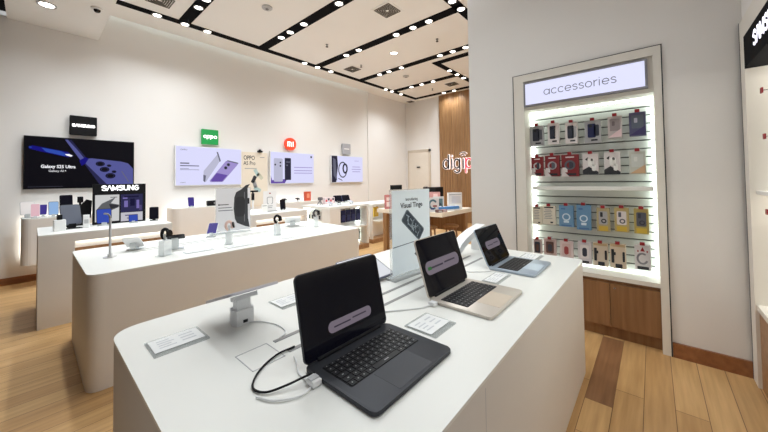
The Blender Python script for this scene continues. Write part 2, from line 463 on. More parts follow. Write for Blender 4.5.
def smoke(x, y, z, label):
    t = thing('smoke_detector', label, 'detector', (x, y, z), 0, 'round detectors on the ceiling')
    bm = new(); lathe(bm, [(.09, 0), (.09, -.02), (.07, -.035), (0, -.035)], n=24); obj('housing', bm, LGREY, t, True)
    bm = new(); lathe(bm, [(.03, -.036), (.025, -.046), (0, -.046)], n=16); obj('sensor_cap', bm, GREY, t, True)
smoke(2.73, 5.09, ZC, 'white round detector between the first and second channels')
smoke(7.36, 5.49, ZC, 'white round detector between the fourth and fifth channels')
def sprinkler(x, y, z, label, big=False):
    t = thing('ceiling_sprinkler', label, 'sprinkler', (x, y, z), 0, 'sprinklers on the ceiling')
    s = 1.6 if big else 1.
    bm = new(); lathe(bm, [(.03*s, 0), (.03*s, -.008), (.012*s, -.012), (.012*s, -.05*s), (0, -.05*s)], n=12); obj('sprinkler_body', bm, GREY, t)
    bm = new(); cyl(bm, .028*s, -.062*s, -.05*s, n=12); obj('deflector', bm, col((70, 60, 54)), t)
sprinkler(4.4, 5.51, ZC, 'small sprinkler between the second and third channels')
sprinkler(5.88, 3.51, ZC, 'dark sprinkler between the third and fourth channels near the wall edge')
sprinkler(9.01, 5.6, ZC, 'dark sprinkler in the far ceiling panel before the timber wall')
sprinkler(5.82, 5.84, ZC, 'small sprinkler beside the square vent near the brand wall')
t = thing('ceiling_dome_camera', 'small white ceiling camera with dark dome on the lower front ceiling', 'camera', (.62, 6.19, 4.17))
bm = new(); lathe(bm, [(.07, 0), (.07, -.02), (.05, -.025), (0, -.025)], n=20); obj('camera_base', bm, WPLAST, t, True)
bm = new(); lathe(bm, [(.042, -.025), (.036, -.05), (.02, -.062), (0, -.065)], n=16); obj('camera_dome', bm, BGLOSS, t, True)

# ================================================================== BRAND WALL
YW = 7.57
def wallscreen(x0, label, bg, art, edge=LGREY):
    t = thing('wall_screen', label, 'screen', (x0+.69, YW, 1.905), 0, 'screens on the brand wall')
    bm = new(); box(bm, -.69, .69, -.07, -.03, -.43, .43); obj('casing', bm, edge, t)
    bm = new(); box(bm, -.5, .5, -.03, 0, -.3, .3); obj('mount', bm, BLACK, t)
    bm = new(); box(bm, -.675, .675, -.074, -.07, -.415, .415); obj('panel', bm, bg, t)
    art(t, face_y(0, -.0745, 0))
    return t
def led_frame(x0, w, h, zc):
    pass
VIO = screen('screen_violet', (112, 116, 196), .55); VIOD = screen('screen_dark_violet', (52, 52, 104), .5); BLUE = screen('screen_blue', (58, 96, 214), .6)
BLUED = screen('screen_deep_blue', (26, 20, 150), .6); SBLK = screen('screen_black', (14, 12, 22), .5); SWHT = screen('screen_white', (232, 232, 255), 1.0)
SLAV = screen('screen_lavender', (222, 222, 255), .98); SLIL = screen('screen_lilac', (176, 160, 226), .8); SPUR = screen('screen_purple', (120, 92, 190), .7)
SGRY = screen('screen_grey', (120, 120, 140), .7); SLIN = screen('screen_pale_grey', (196, 196, 220), .9); SDRK = screen('screen_charcoal', (58, 56, 78), .6)
STXT = screen('screen_letter_white', (250, 250, 255), 1.); SINK = screen('screen_letter_dark', (80, 80, 110), .6)
def polyart(bm, pts, mi, M, z=0., t=.0012): prism(bm, pts, z, z+t, mi, M)

def art_dark(t, M):
    bm = new()
    # upper phone edge on the left, glowing blue
    polyart(bm, [(-.64, .245), (-.60, .275), (-.2, .19), (-.13, .12), (-.2, .10), (-.5, .18), (-.63, .22)], 2, M, 0)
    polyart(bm, [(-.5, .245), (-.28, .2), (-.19, .145), (-.24, .12), (-.45, .18)], 1, M, .0012)
    polyart(bm, [(-.235, .15), (-.185, .158), (-.14, .13), (-.16, .11), (-.215, .13)], 5, M, .0024)
    cyl(bm, .016, 0, .0012, 1, M @ T(-.62, .245, 0), 14)
    # narrow phone side
    polyart(bm, [(-.235, .40), (-.2, .40), (.02, .08), (-.03, .03)], 0, M, 0)
    polyart(bm, [(-.19, .40), (-.16, .40), (.03, .10), (.015, .07)], 3, M, .0006)
    polyart(bm, [(.0, .0), (.03, -.01), (.34, -.415), (.23, -.415)], 3, M, 0)
    # back of the violet phone
    polyart(bm, [(.02, .0), (.06, .09), (.10, .095), (.5, .05), (.6, .02), (.675, -.08), (.675, -.415), (.34, -.415)], 0, M, 0)
    polyart(bm, [(-.06, .05), (.01, .11), (.06, .09), (.02, .0), (-.03, -.04)], 2, M, .0012)
    polyart(bm, [(.50, -.13), (.515, -.13), (.62, -.33), (.605, -.33)], 6, M, .0024)
    for x, y, rx in ((.21, .0, .062), (.27, -.10, .066), (.35, -.215, .07), (.33, -.03, .032), (.40, -.14, .034)):
        cyl(bm, rx, 0, .003, 4, M @ T(x, y, 0) @ Matrix.Diagonal((1, .72, 1, 1)), 20)
        cyl(bm, rx*.8, .003, .0036, 3, M @ T(x, y, 0) @ Matrix.Diagonal((1, .72, 1, 1)), 20)
        cyl(bm, rx*.62, .0036, .0042, 4, M @ T(x, y, 0) @ Matrix.Diagonal((1, .72, 1, 1)), 20)
    text(bm, 'Galaxy S25 Ultra', .072, M @ T(-.505, -.085, 0), 5, width=.40, bold=.002)
    text(bm, 'Galaxy AI', .05, M @ T(-.42, -.15, 0), 5, width=.17)
    polyart(bm, [(-.235, -.13), (-.225, -.12), (-.215, -.13), (-.225, -.14)], 5, M)
    polyart(bm, [(-.64, -.395), (-.25, -.395), (-.25, -.392), (-.64, -.392)], 6, M)
    obj('picture', bm, [VIO, BLUE, BLUED, VIOD, SBLK, STXT, SGRY], t)
wallscreen(-.09, 'black wall screen showing a violet phone with camera lenses', SBLK, art_dark, BLACK)

def art_twophones(t, M):
    bm = new()
    polyart(bm, [(-.15, -.11), (.15, .29), (.19, .12), (-.10, -.35), (-.15, -.33)], 0, M)
    polyart(bm, [(.12, .33), (.15, .33), (.21, .13), (.19, .10)], 3, M, .0012)
    polyart(bm, [(-.155, -.19), (-.10, -.21), (-.12, -.36), (-.155, -.33)], 3, M, .0012)
    polyart(bm, [(-.03, -.33), (.0, -.36), (.24, -.36), (.27, -.34), (.60, .06), (.595, .09), (.36, .14), (.32, .125)], 1, M)
    polyart(bm, [(-.0, -.32), (.02, -.345), (.24, -.345), (.36, -.2), (.12, -.15)], 2, M, .0012)
    polyart(bm, [(.36, .15), (.60, .10), (.61, .07), (.35, .128)], 3, M, .0012)
    for x, y in ((.38, .045), (.32, -.03)):
        cyl(bm, .038, 0, .003, 3, M @ T(x, y, 0), 18); cyl(bm, .028, .003, .0036, 4, M @ T(x, y, 0), 18)
    text(bm, 'OPPO', .04, M @ T(-.6, .33, 0), 5, width=.13)
    text(bm, 'OPPO', .03, M @ T(-.6, -.37, 0), 5, width=.10)
    for y, w, h, m in ((.055, .17, .022, 4), (-.0, .36, .018, 5), (-.06, .16, .008, 5), (-.085, .36, .008, 5)):
        plate(bm, w, h, .001, 0, m, M, -.6+w/2, y)
    obj('picture', bm, [SLIN, SLIL, SPUR, SGRY, SDRK, SINK], t)
wallscreen(1.965, 'pale lavender wall screen showing two slanted purple phones', SLAV, art_twophones, WPLAST)

def art_upright(t, M):
    bm = new()
    polyart(bm, [(-.675, -.415), (-.27, -.415), (-.2, -.3), (-.64, -.33), (-.675, -.2)], 1, M)
    plate(bm, .26, .62, .0012, .03, 0, M, -.46, -.06, .0012)
    plate(bm, .19, .60, .0015, .02, 4, M, -.175, -.03, .0012)
    polyart(bm, [(-.27, -.33), (-.24, -.35), (-.24, .27), (-.27, .26)], 3, M, .003)
    for x, y in ((-.55, .08), (-.40, .14), (-.40, .05), (-.2, .16), (-.2, .07), (-.14, .16)):
        cyl(bm, .024, .003, .0045, 3 if x < -.3 else 5, M @ T(x, y, 0), 14)
    plate(bm, .055, .055, .001, .012, 3, M, .59, .33)
    for y in (.02, -.07, -.14): plate(bm, .60, .02, .001, 0, 2, M, .32, y)
    obj('picture', bm, [SLIN, SPUR, SLIL, SDRK, SDRK, SGRY], t)
wallscreen(4.085, 'lavender wall screen showing two upright phones, below the round red logo sign', SLAV, art_upright, WPLAST)

def art_watch(t, M):
    bm = new()
    polyart(bm, [(-.675, .415), (-.45, .415), (-.42, .1), (-.5, -.415), (-.675, -.415)], 0, M)
    polyart(bm, [(-.62, .35), (-.52, .3), (-.46, -.38), (-.6, -.2)], 1, M, .0012)
    tube(bm, arc(-.22, -.02, .17, .24, 30, 330, 20), .018, 0, M @ T(0, 0, 0), 8, ((0, 0, 1), .1))
    tube(bm, arc(-.12, .02, .085, .14, 0, 360, 20), .03, 0, M, 8, ((0, 0, 1), .1), False)
    tube(bm, [(-.4, -.3, 0), (-.25, -.36, 0)], .012, 0, M, 6, ((0, 0, 1), .1))
    for y, w in ((.08, .36), (.0, .42), (-.08, .36)): plate(bm, w, .02, .001, 0, 2, M, .38, y)
    plate(bm, .2, .014, .001, 0, 2, M, .4, .28)
    obj('picture', bm, [SDRK, SGRY, SLIL], t)
wallscreen(6.11, 'farthest wall screen, showing dark watch pictures on lavender', SLAV, art_watch, WPLAST)

# brand signs above the screens
def sign(x, label, mats, art, shape='square', group='square logo signs above the screens'):
    t = thing('logo_sign', label, 'sign', (x, YW, 2.565), 0, group)
    bm = new()
    plate(bm, .345, .335, .05, .012 if shape == 'square' else .15, 0, face_y(0, -.03, 0))
    obj('sign_box', bm, mats[0], t)
    bm = new(); box(bm, -.12, .12, -.03, 0, -.12, .12); obj('sign_mount', bm, GREY, t)
    bm = new(); art(bm, face_y(0, -.0805, 0)); obj('lettering', bm, mats[1], t)
def a1(bm, M):
    w = word_width('SAMSUNG', .042, UP, .92); strokes(bm, 'SAMSUNG', -w/2+.004, -.021, .042, .0055, M, 0, UP, .92, flat=.2)
LITW = mat('lit_white_letters', (255, 255, 255), emit=(255, 255, 255), estr=1.0)
sign(.59, 'small square black sign with white capital letters above the black screen', (BLACK, LITW), a1)
OPP = {'o': (1.3, [arc(.55, .5, .5, .5, 0, 360, 22)]), 'p': LOW['p']}
def a2(bm, M): w = word_width('oppo', .055, OPP, 1.); strokes(bm, 'oppo', -w/2+.006, -.025, .055, .0075, M, 0, OPP, flat=.2)
sign(2.64, 'square green sign with white letters above the purple-phone screen', (mat('green_sign', (16, 128, 62), .4, emit=(16, 140, 66), estr=.5), LITW), a2)
def a3(bm, M):
    k = .11
    for s in ([(-.09, -.06), (-.09, .055), (-.02, .055)]+arc(-.02, .02, .035, .035, 90, 0, 5)+[(.015, -.06)], [(-.04, -.06), (-.04, .012)], [(.075, -.06), (.075, .06)]):
        ribbon(bm, s, .011, M, 0, 0, .003)
sign(4.69, 'rounded orange-red sign with white letters above the upright-phone screen', (mat('red_sign', (226, 62, 34), .4, emit=(236, 66, 36), estr=.6), LITW), a3, 'round')
def a4(bm, M): plate(bm, .22, .035, .001, 0, 0, M, 0, 0)
sign(6.75, 'pale grey square sign above the farthest screen', (col((170, 172, 180), .5), WHITE), a4)

# OPPO poster between two screens
t = thing('wall_poster', 'tall cream poster with dark lettering between the two lavender screens', 'poster', (3.69, YW, 1.6))
bm = new(); box(bm, -.345, .345, -.03, 0, -.68, .68); obj('board', bm, col((226, 216, 200), .6), t)
bm = new(); M = face_y(0, -.0305, 0)
text(bm, 'OPPO', .15, M @ T(-.28, .49, 0), 0, width=.28, bold=.002)
text(bm, 'A5 Pro', .14, M @ T(-.28, .36, 0), 0, width=.30, bold=.001)
for y in (.27,): plate(bm, .3, .018, .001, 0, 1, M, -.1, y)
plate(bm, .12, .018, .001, 0, 1, M, .2, .56)
for x, y, a, m in ((.05, .17, 30, 2), (-.02, .0, -25, 0), (.14, .08, 40, 3), (0, -.12, 20, 1), (.07, -.25, 60, 2)):
    plate(bm, .09, .19, .001, .02, m, M @ T(x, y, 0) @ RZ(a))
obj('print', bm, [INKD, INK, col((170, 196, 196)), col((196, 196, 176))], t)
t = thing('wall_camera', 'small black camera above the cream poster', 'camera', (3.83, YW, 2.31))
bm = new(); box(bm, -.06, .06, -.07, 0, -.02, .02, bev=.006); obj('camera_body', bm, BLACK, t)
bm = new(); lathe(bm, [(.04, .02), (.03, .05), (0, .062)], n=14, M=T(0, -.035, 0)); obj('camera_lens', bm, BGLOSS, t, True)

# wall-hung counters under the screens
def wall_counter(x0, x1, y0, z0, z1, label, r):
    t = thing('wall_counter', label, 'counter', ((x0+x1)/2, YW, 0), 0, 'cream wall counters under the screens')
    w = (x1-x0)/2; y = y0-YW
    pts = [(w, -.05), (-w, -.05)]+[(-w+r-r*math.cos(R(a)), y+r-r*math.sin(R(a))) for a in range(0, 91, 15)]+[(w-r+r*math.sin(R(a)), y+r-r*math.cos(R(a))) for a in range(0, 91, 15)]
    bm = new(); prism(bm, pts, z0, z1-.02); obj('carcass', bm, BODY, t)
    bm = new(); prism(bm, pts, z1-.02, z1); obj('counter_top', bm, WTOP, t)
    bm = new(); box(bm, -w+.05, w-.05, -.05, 0, z0+.04, z1-.06); obj('wall_bracket', bm, WHITE, t)
    bm = new()
    for a in ((-w+.03, -w+.045, -.045, -.005, z0+.05, z1-.05), (w-.045, w-.03, -.045, -.005, z0+.05, z1-.05), (-w+.05, w-.05, -.045, -.005, z0+.025, z0+.04), (-w+.05, w-.05, -.045, -.005, z1-.055, z1-.04)): box(bm, *a)
    obj('light_strip', bm, LEDW, t)
wall_counter(-.1, 1.3, 7.0, .35, 1.04, 'wall-hung cream counter under the black screen', .1)
wall_counter(1.82, 3.3, 7.0, .35, 1.04, 'wall-hung cream counter with rounded end under the purple-phone screen', .12)
wall_counter(3.94, 5.3, 7.0, .35, 1.0, 'wall-hung cream counter under the upright-phone screen', .08)

# ================================================================== ISLAND TABLES
def rounded(pts, rs, n=8):
    out = []; N = len(pts)
    for i in range(N):
        p = Vector((*pts[i], 0)); a = Vector((*pts[i-1], 0)); b = Vector((*pts[(i+1) % N], 0)); r = rs[i]
        u = (a-p).normalized(); v = (b-p).normalized()
        for k in range(n+1):
            t = k/n; q = p+u*r*(1-t)**2+v*r*t**2
            out.append((q.x, q.y))
    return out
ZT = .88
Z2 = .868
def island(label, pts, rs, slots, ox, oy, ZT=.88):
    t = thing('display_table', label, 'table', (ox, oy, 0), 0, 'white topped island tables')
    P = rounded([(x-ox, y-oy) for x, y in pts], rs)
    bm = new(); prism(bm, P, 0, ZT-.012); obj('table_body', bm, BODY, t, True)
    bm = new(); prism(bm, P, ZT-.012, ZT); obj('tabletop', bm, WTOP, t)
    for (x0, x1, y0, y1) in slots:
        bm = new(); box(bm, x0-ox, x1-ox, y0-oy, y1-oy, ZT, ZT+.002); obj('cable_slot', bm, col((142, 141, 140), .6), t)
    return t
t1 = island('nearest long white-topped table carrying the three laptops', [(.236, .438), (2.94, .438), (2.94, 1.93), (.236, 1.86)], [.1, .05, .06, .13],
       [(.67, 2.5, 1.195, 1.215), (.67, 2.5, 1.085, 1.105)], 1.6, 1.17)
bm = new()
for x0, x1, y0, y1 in ((.517, .645, 1.076, 1.079), (.517, .645, 1.217, 1.22), (.517, .52, 1.076, 1.22), (.642, .645, 1.076, 1.22)): box(bm, x0-1.6, x1-1.6, y0-1.17, y1-1.17, ZT, ZT+.0015)
obj('hatch_outline', bm, LGREY, t1)
bm = new(); box(bm, 1.0-1.6, 1.003-1.6, .4375-1.17, .438-1.17, 0, ZT-.03); obj('panel_seam', bm, LGREY, t1)
t2 = island('second long white-topped table with watches and the tall watch poster', [(.275, 3.15), (3.08, 3.15), (3.08, 4.46), (.275, 4.46)], [.10, .06, .06, .08],
       [(.66, 2.75, 3.965, 3.985), (.66, 2.75, 3.88, 3.895)], 1.64, 3.75, .868)

def bar_table(label, x0, x1, y0, y1, lw, rw):
    cx, cy = (x0+x1)/2, (y0+y1)/2; w = (x1-x0)/2; d = (y1-y0)/2
    t = thing('bar_counter', label, 'counter', (cx, cy, 0), 0, 'tall cream display counters')
    bm = new(); box(bm, -w, w, -d, d, .985, 1.0); obj('counter_top', bm, WTOP, t)
    bm = new(); box(bm, -w, w, -d, d, .90, .985); obj('apron', bm, BODY, t)
    bm = new(); box(bm, -w, -w+lw, -d, d, 0, .90); obj('leg', bm, BODY, t)
    bm = new(); box(bm, w-rw, w, -d, d, 0, .90); obj('leg', bm, BODY, t)
    bm = new(); box(bm, -w+lw, w-rw, -d+.18, d, 0, .80); obj('drawer_front', bm, OAKH, t)
    bm = new(); box(bm, -w+lw, w-rw, -d+.18, -d+.2, .80, .90); obj('inner_back', bm, WHITE, t)
    bm = new(); box(bm, -w+lw+.02, w-rw-.02, -d+.14, -d+.17, .885, .90); obj('light_strip', bm, LEDW, t)
    return t
bar_table('tall cream counter carrying the lit black display box', .05, 1.27, 4.95, 5.9, .28, .05)
bar_table('tall cream counter with the white card holder, behind the watch poster', 2.37, 3.45, 4.95, 5.9, .08, .06)

# counter with package niches
def niche_counter(label, x0, x1, y0, y1, z, post=True):
    cx, cy = (x0+x1)/2, (y0+y1)/2; w = (x1-x0)/2; d = (y1-y0)/2
    t = thing('niche_counter', label, 'counter', (cx, cy, 0), 0, 'counters with hanging niches')
    bm = new(); box(bm, -w, w, -d, d, z-.05, z); obj('counter_top', bm, WTOP, t)
    bm = new(); box(bm, -w, -w+(.28 if post else .03), -d, -d+(.28 if post else .1), .1, z-.05); obj('corner_post', bm, BODY, t)
    bm = new(); box(bm, w-.06, w, -d, d, .1, z-.05); obj('side_panel', bm, BODY, t)
    bm = new(); box(bm, -w, -w+.28, d-.06, d, .1, z-.05); obj('side_panel', bm, BODY, t)
    bm = new(); box(bm, -w+.2, w-.06, -d+.2+.1, d, .1, z-.05); obj('slotted_back', bm, WHITE, t)
    bm = new(); box(bm, -w+.28, w-.06, -d, -d+.3, .50, .53); obj('shelf', bm, WHITE, t)
    bm = new(); box(bm, -w, w, -d, d, 0, .1); obj('plinth', bm, OAKH, t)
    bm = new(); box(bm, w-.085, w-.065, -d+.25, -d+.28, .55, z-.07); box(bm, -w+.02, -w+.18, d-.09, d-.07, .3, z-.07) if post else box(bm, -w+.06, -w+.09, -d+.26, -d+.29, .12, z-.07); box(bm, w-.085, w-.065, -d+.25, -d+.28, .12, .48); obj('light_strip', bm, LED, t)
    return t
niche_counter('cream counter with hanging navy packages in its lit niche', 3.99, 5.12, 4.95, 5.95, 1.0)
niche_counter('lit cream counter with the yellow package, beyond the navy-package counter', 5.45, 6.9, 5.15, 5.95, .95, False)

# hanging packs in the niches
def small_pack(x, y, z, w, h, mats, label, group, rz=0, face='y'):
    t = thing('hanging_package', label, 'package', (x, y, z), rz, group)
    bm = new(); box(bm, -w/2, w/2, 0, .03, -h, 0, bev=.003); obj('pack', bm, mats[0], t)
    bm = new(); plate(bm, w*.7, h*.45, .002, .004, 0, face_y(0, 0, -h*.62)); obj('pack_window', bm, mats[1], t)
    bm = new(); tube(bm, [(0, -.03, .02), (0, .1, .02)], .004); plate(bm, .03, .03, .004, 0, 0, face_y(0, -.03, .02)); box(bm, -.008, .008, .0, .004, 0, .03); obj('hook', bm, STEEL, t)
    return t
NAVY = col((32, 38, 82), .4); NAVY2 = col((58, 66, 120), .4)
for i in range(5): small_pack(4.37+i*.152, 5.145, .885, .125, .27, (NAVY, NAVY2), 'navy package in the lit niche, %s from the corner post' % ordinal(i), 'navy packages in the niche')
for i in range(5): small_pack(4.08, 5.29+i*.125, .87, .09, .19, (col((206, 203, 200), .5), INKD), 'small white and black package on the counter end, %s from the corner post' % ordinal(i), 'white packages on the counter end', -90)
small_pack(4.96, 5.145, .43, .12, .26, (BLACK, GREY), 'black package on the lower level below the navy packages', 'lower level packages')
small_pack(5.80, 5.34, .85, .17, .24, (col((218, 182, 60), .5), col((232, 200, 96), .5)), 'yellow package hanging in the far lit counter', 'yellow package')

# ================================================================== LAPTOPS
def laptop(label, x0, x1, y0, y1, lidlen, lean, body, trackpad, msg, msg_green=False):
    w, d = x1-x0, y1-y0; th = .013; mw, mh, mx, my = msg
    t = thing('laptop', label, 'laptop', ((x0+x1)/2, (y0+y1)/2, ZT), 0, 'open laptops on the nearest table')
    bm = new(); plate(bm, w, d, th, .022, 0, z=.003, bev=.003); obj('base', bm, body, t, True)
    bm = new()
    for sx in (-1, 1):
        for sy in (-1, 1): cyl(bm, .012, 0, .003, 0, T(sx*(w/2-.04), sy*(d/2-.04), 0), 12)
    obj('feet', bm, BLACK, t)
    kw, kd = w*.84, d*.45; ky = d/2-.055-kd/2
    bm = new(); plate(bm, kw, kd, .0008, .006, 0, z=th+.003, cy=ky)
    kb = obj('keyboard', bm, BLACK, t)
    bm = new(); n = 14; rows = 6
    kk = kw/n
    for r in range(rows):
        hh = kd/(rows-.35)*(.62 if r == rows-1 else 1); yy = ky-kd/2+kd/(rows-.35)*r+(hh/2)
        if r == 0:
            cells = [1, 1, 1, 1.2, 5.2, 1.2, 1, 1, 1]
        else: cells = [1]*n if r not in (1, 2) else [1.6]+[1]*(n-3)+[1.4]
        s = sum(cells); x = -kw/2+.002; u = (kw-.004)/s
        for c in cells:
            plate(bm, u*c-kk*.14, hh*.84, .002, .002, 0, z=th+.0038, cx=x+u*c/2, cy=yy, bev=0)
            plate(bm, u*c*.16, hh*.16, .0003, 0, 1, z=th+.0058, cx=x+u*c*.5, cy=yy+hh*.05)
            x += u*c
    obj('keys', bm, [mat('key_black', (24, 24, 28), .45, spec=.3), col((150, 150, 150))], kb)
    bm = new(); plate(bm, w*.42, d*.40, .0006, .006, 0, z=th+.003, cy=-d/2+.012+d*.2); obj('trackpad', bm, trackpad, t)
    # hinge and lid
    bm = new(); cyl(bm, .008, -w*.38, w*.38, 0, T(0, d/2-.008, th+.006) @ RY(90), 12); obj('hinge', bm, BLACK, t, True)
    L = T(0, d/2-.008, th+.004) @ RX(90-lean) @ T(0, lidlen/2, 0)
    bm = new(); plate(bm, w, lidlen, .009, .022, 0, L @ T(0, 0, -.009)); lid = obj('lid', bm, body, t, True)
    bm = new(); plate(bm, w-.006, lidlen-.008, .0008, .018, 0, L); obj('screen', bm, MATS['laptop_screen'], lid)
    bm = new(); box(bm, -.03, .03, lidlen/2-.016, lidlen/2-.006, .0008, .0012, 0, L); obj('camera_notch', bm, BLACK, lid)
    bm = new(); plate(bm, mw, mh, .0006, mh*.48, 0, L @ T(mx, my, .0009))
    for wd in (mw*.8,):
        for k in range(2): plate(bm, wd*(.46 if k == 0 else .42), mh*.13, .0005, 0, 1, L @ T(mx+(-.25 if k == 0 else .25)*wd, my-.002+.004*k, .0016))
    if msg_green: plate(bm, .036, .018, .0005, .004, 2, L @ T(mx-mw*.4, my-.002, .0018))
    obj('message_bar', bm, [screen('message_bar_grey', (126, 116, 128), .75), screen('message_bar_text', (70, 62, 76), .6), screen('message_bar_green', (44, 104, 50), .8)], lid)
    return t
mat('laptop_screen', (4, 5, 8), .05, var=.02, spec=.12, emit=(10, 10, 20), estr=.5)
SPACE = mat('dark_laptop_metal', (52, 54, 60), .5, .35, var=.02, scale=60)
SILV = mat('silver_laptop_metal', (206, 198, 188), .4, .4, var=.02, scale=60)
SKY = mat('pale_blue_laptop_metal', (166, 178, 192), .4, .4, var=.02, scale=60)
laptop('large dark grey laptop, nearest of the three on the table', .635, 1.075, .598, .94, .31, 12.5, SPACE, SPACE, (.235, .042, .015, -.07))
laptop('silver laptop with black screen, in the middle beside the tall white poster', 1.421, 1.885, .583, .935, .32, 17, SILV, col((204, 190, 172), .35), (.38, .074, -.005, -.01), True)
laptop('pale blue laptop at the far end of the table', 2.205, 2.645, .605, .925, .285, 23, SKY, mat('blue_trackpad', (172, 188, 204), .3), (.27, .062, .0, .0))

# ---- price cards
def card(name_label, x0, x1, y0, y1, z, tilt=0., group='clear price card holders on the tables'):
    w, d = x1-x0, y1-y0
    t = thing('price_card', name_label, 'price card', ((x0+x1)/2, (y0+y1)/2, z), 0, group)
    bm = new(); plate(bm, w, d, .004, .006, 0); obj('holder', bm, GLASS, t)
    bm = new(); plate(bm, w*.9, d*.74, .0008, 0, 0, z=.0042, cy=d*.05); p = obj('paper', bm, col((230, 232, 232), .6), t)
    bm = new()
    for k in range(4): plate(bm, w*(.30 if k % 2 else .22), d*.04, .0005, 0, 0, z=.0051, cx=-w*.22+(.03*w if k % 2 else 0), cy=d*(.26-.13*k))
    for k in range(3): plate(bm, w*.26, d*.05, .0005, 0, 0, z=.0051, cx=w*.2, cy=d*(.24-.17*k))
    obj('print_lines', bm, col((196, 199, 204), .7), p)
    return t
card('clear price card at the corner of the nearest table, left of the tablet', .312, .51, 1.445, 1.61, ZT)
card('price card half hidden behind the dark laptop', .865, 1.03, 1.465, 1.62, ZT)
card('price card lying between the dark and the silver laptops', 1.12, 1.30, .70, .87, ZT)
card('price card lying between the silver and the pale blue laptops', 1.93, 2.17, .745, .855, ZT)
card('price card beyond the pale blue laptop at the table end', 2.67, 2.87, .71, .86, ZT)
card('price card under the watch with the pink strap on the second table', 1.32, 1.60, 3.26, 3.40, Z2)
card('price card at the far end of the second table before the last watch', 1.95, 2.25, 3.26, 3.40, Z2)
card('price card in front of the black round watch on the second table', .97, 1.22, 3.34, 3.46, Z2)

# ---- tablets on stands, facing away
def tablet(label, x, y, yaw, tilt, zt, w=.235, h=.31, rim=None):
    t = thing('display_tablet', label, 'tablet', (x, y, ZT), yaw, 'tablets on white stands on the nearest table')
    hgt = zt-ZT
    bm = new()
    prism(bm, [(-.04, -.035), (.04, -.035), (.05, .0), (.04, .04), (-.04, .04), (-.05, 0)], 0, min(.07, hgt-.05), 0)
    prism(bm, [(-.032, -.02), (.032, -.02), (.036, .015), (-.036, .015)], min(.07, hgt-.05), hgt-.02, 0)
    box(bm, -.010, .010, -.039, -.034, .012, .024, 1)
    obj('stand', bm, [WPLAST, INKD], t)
    L = T(0, 0, hgt) @ RX(tilt)
    bm = new(); plate(bm, w*.5, h*.16, .02, .008, 0, L @ T(0, -.02, -.024)); obj('clamp', bm, WPLAST, t)
    bm = new(); plate(bm, w, h, .012, .02, 0, L, bev=.003); tb = obj('tablet_body', bm, rim or mat('tablet_silver', (206, 206, 214), .35, .3), t, True)
    bm = new(); plate(bm, w-.016, h-.016, .0006, .014, 0, L, z=.0122); obj('tablet_screen', bm, screen('tablet_white_screen', (226, 228, 234), .9), tb)
    return t
tablet('tablet on a white post stand, left of the dark laptop', .665, 1.49, 0, -19.5, 1.015, .225)
tablet('tablet seen over the top edge of the dark laptop', 1.475, 1.47, 0, 24, .948, .34, .25, mat('tablet_grey_rim', (92, 96, 116), .35, .3))
# curved white stand behind the silver laptop
t = thing('curved_stand', 'white curved display stand behind the silver and pale blue laptops', 'display stand', (2.6, 1.27, ZT), 0)
cv = smooth_pts([(-.34, 0, 0), (-.27, 0, .075), (-.13, 0, .145), (.06, 0, .195), (.28, 0, .225)], 6)
bm = new(); prism(bm, [(p.x, p.z) for p in cv]+[(p.x+.03, p.z-.05 if p.z > .05 else 0) for p in reversed(cv)], -.045, .045, 0, face_y()); obj('ramp', bm, WPLAST, t, True)
bm = new(); prism(bm, [(.14, 0), (.26, 0), (.22, .16), (.16, .15)], -.04, .04, 0, face_y()); obj('prop', bm, WPLAST, t)

# ---- tall poster in an acrylic stand on the nearest table
t = thing('poster_stand', 'upright white poster in a clear stand between the laptops, showing a dark phone', 'poster stand', (1.775, 1.30, ZT), -4)
bm = new(); plate(bm, .44, .09, .014, .006, 0); obj('stand_base', bm, GLASSM, t)
bm = new(); box(bm, -.212, .212, -.008, .008, .014, .60); obj('acrylic_sleeve', bm, GLASS, t)
bm = new(); bm.faces.new([bm.verts.new(v) for v in ((-.206, -.0095, .03), (.206, -.0095, .03), (.206, -.0095, .595), (-.206, -.0095, .595))]); pp = obj('poster_sheet', bm, paper('poster_paper_cool', (236, 244, 248)), t)
bm = new(); M = face_y(0, -.0105, 0)
text(bm, 'Introducing', .030, M @ T(0, .52, 0), 0, 'CENTER', .001, .13)
text(bm, 'Visual Tinge', .050, M @ T(.0, .472, 0), 0, 'CENTER', .001, .24, .0008)
plate(bm, .10, .25, .001, .016, 1, M @ T(.01, .345, 0) @ RZ(50)); plate(bm, .084, .232, .001, .012, 2, M @ T(.01, .345, .001) @ RZ(50))
for i in range(26):
    a = random.uniform(0, 180); plate(bm, random.uniform(.02, .06), .006, .0006, .002, 3 if i % 3 else 1, M @ T(.01, .345, .002) @ RZ(50) @ T(random.uniform(-.025, .025), random.uniform(-.1, .1), .0003*(i % 4)) @ RZ(a))
prism(bm, [(-.2, .218), (.2, .240), (.2, .236), (-.2, .212)], .0008, .0014, 1, M)
prism(bm, [(.02, .14), (.1, .20), (.16, .20), (.07, .1)], .0008, .0014, 2, M)
obj('poster_print', bm, [INKD, col((98, 112, 122)), col((48, 62, 76)), col((166, 182, 194))], pp)
bm = new(); box(bm, -.21, -.10, -.009, -.002, .601, .632); obj('corner_tag', bm, BLACK, t)
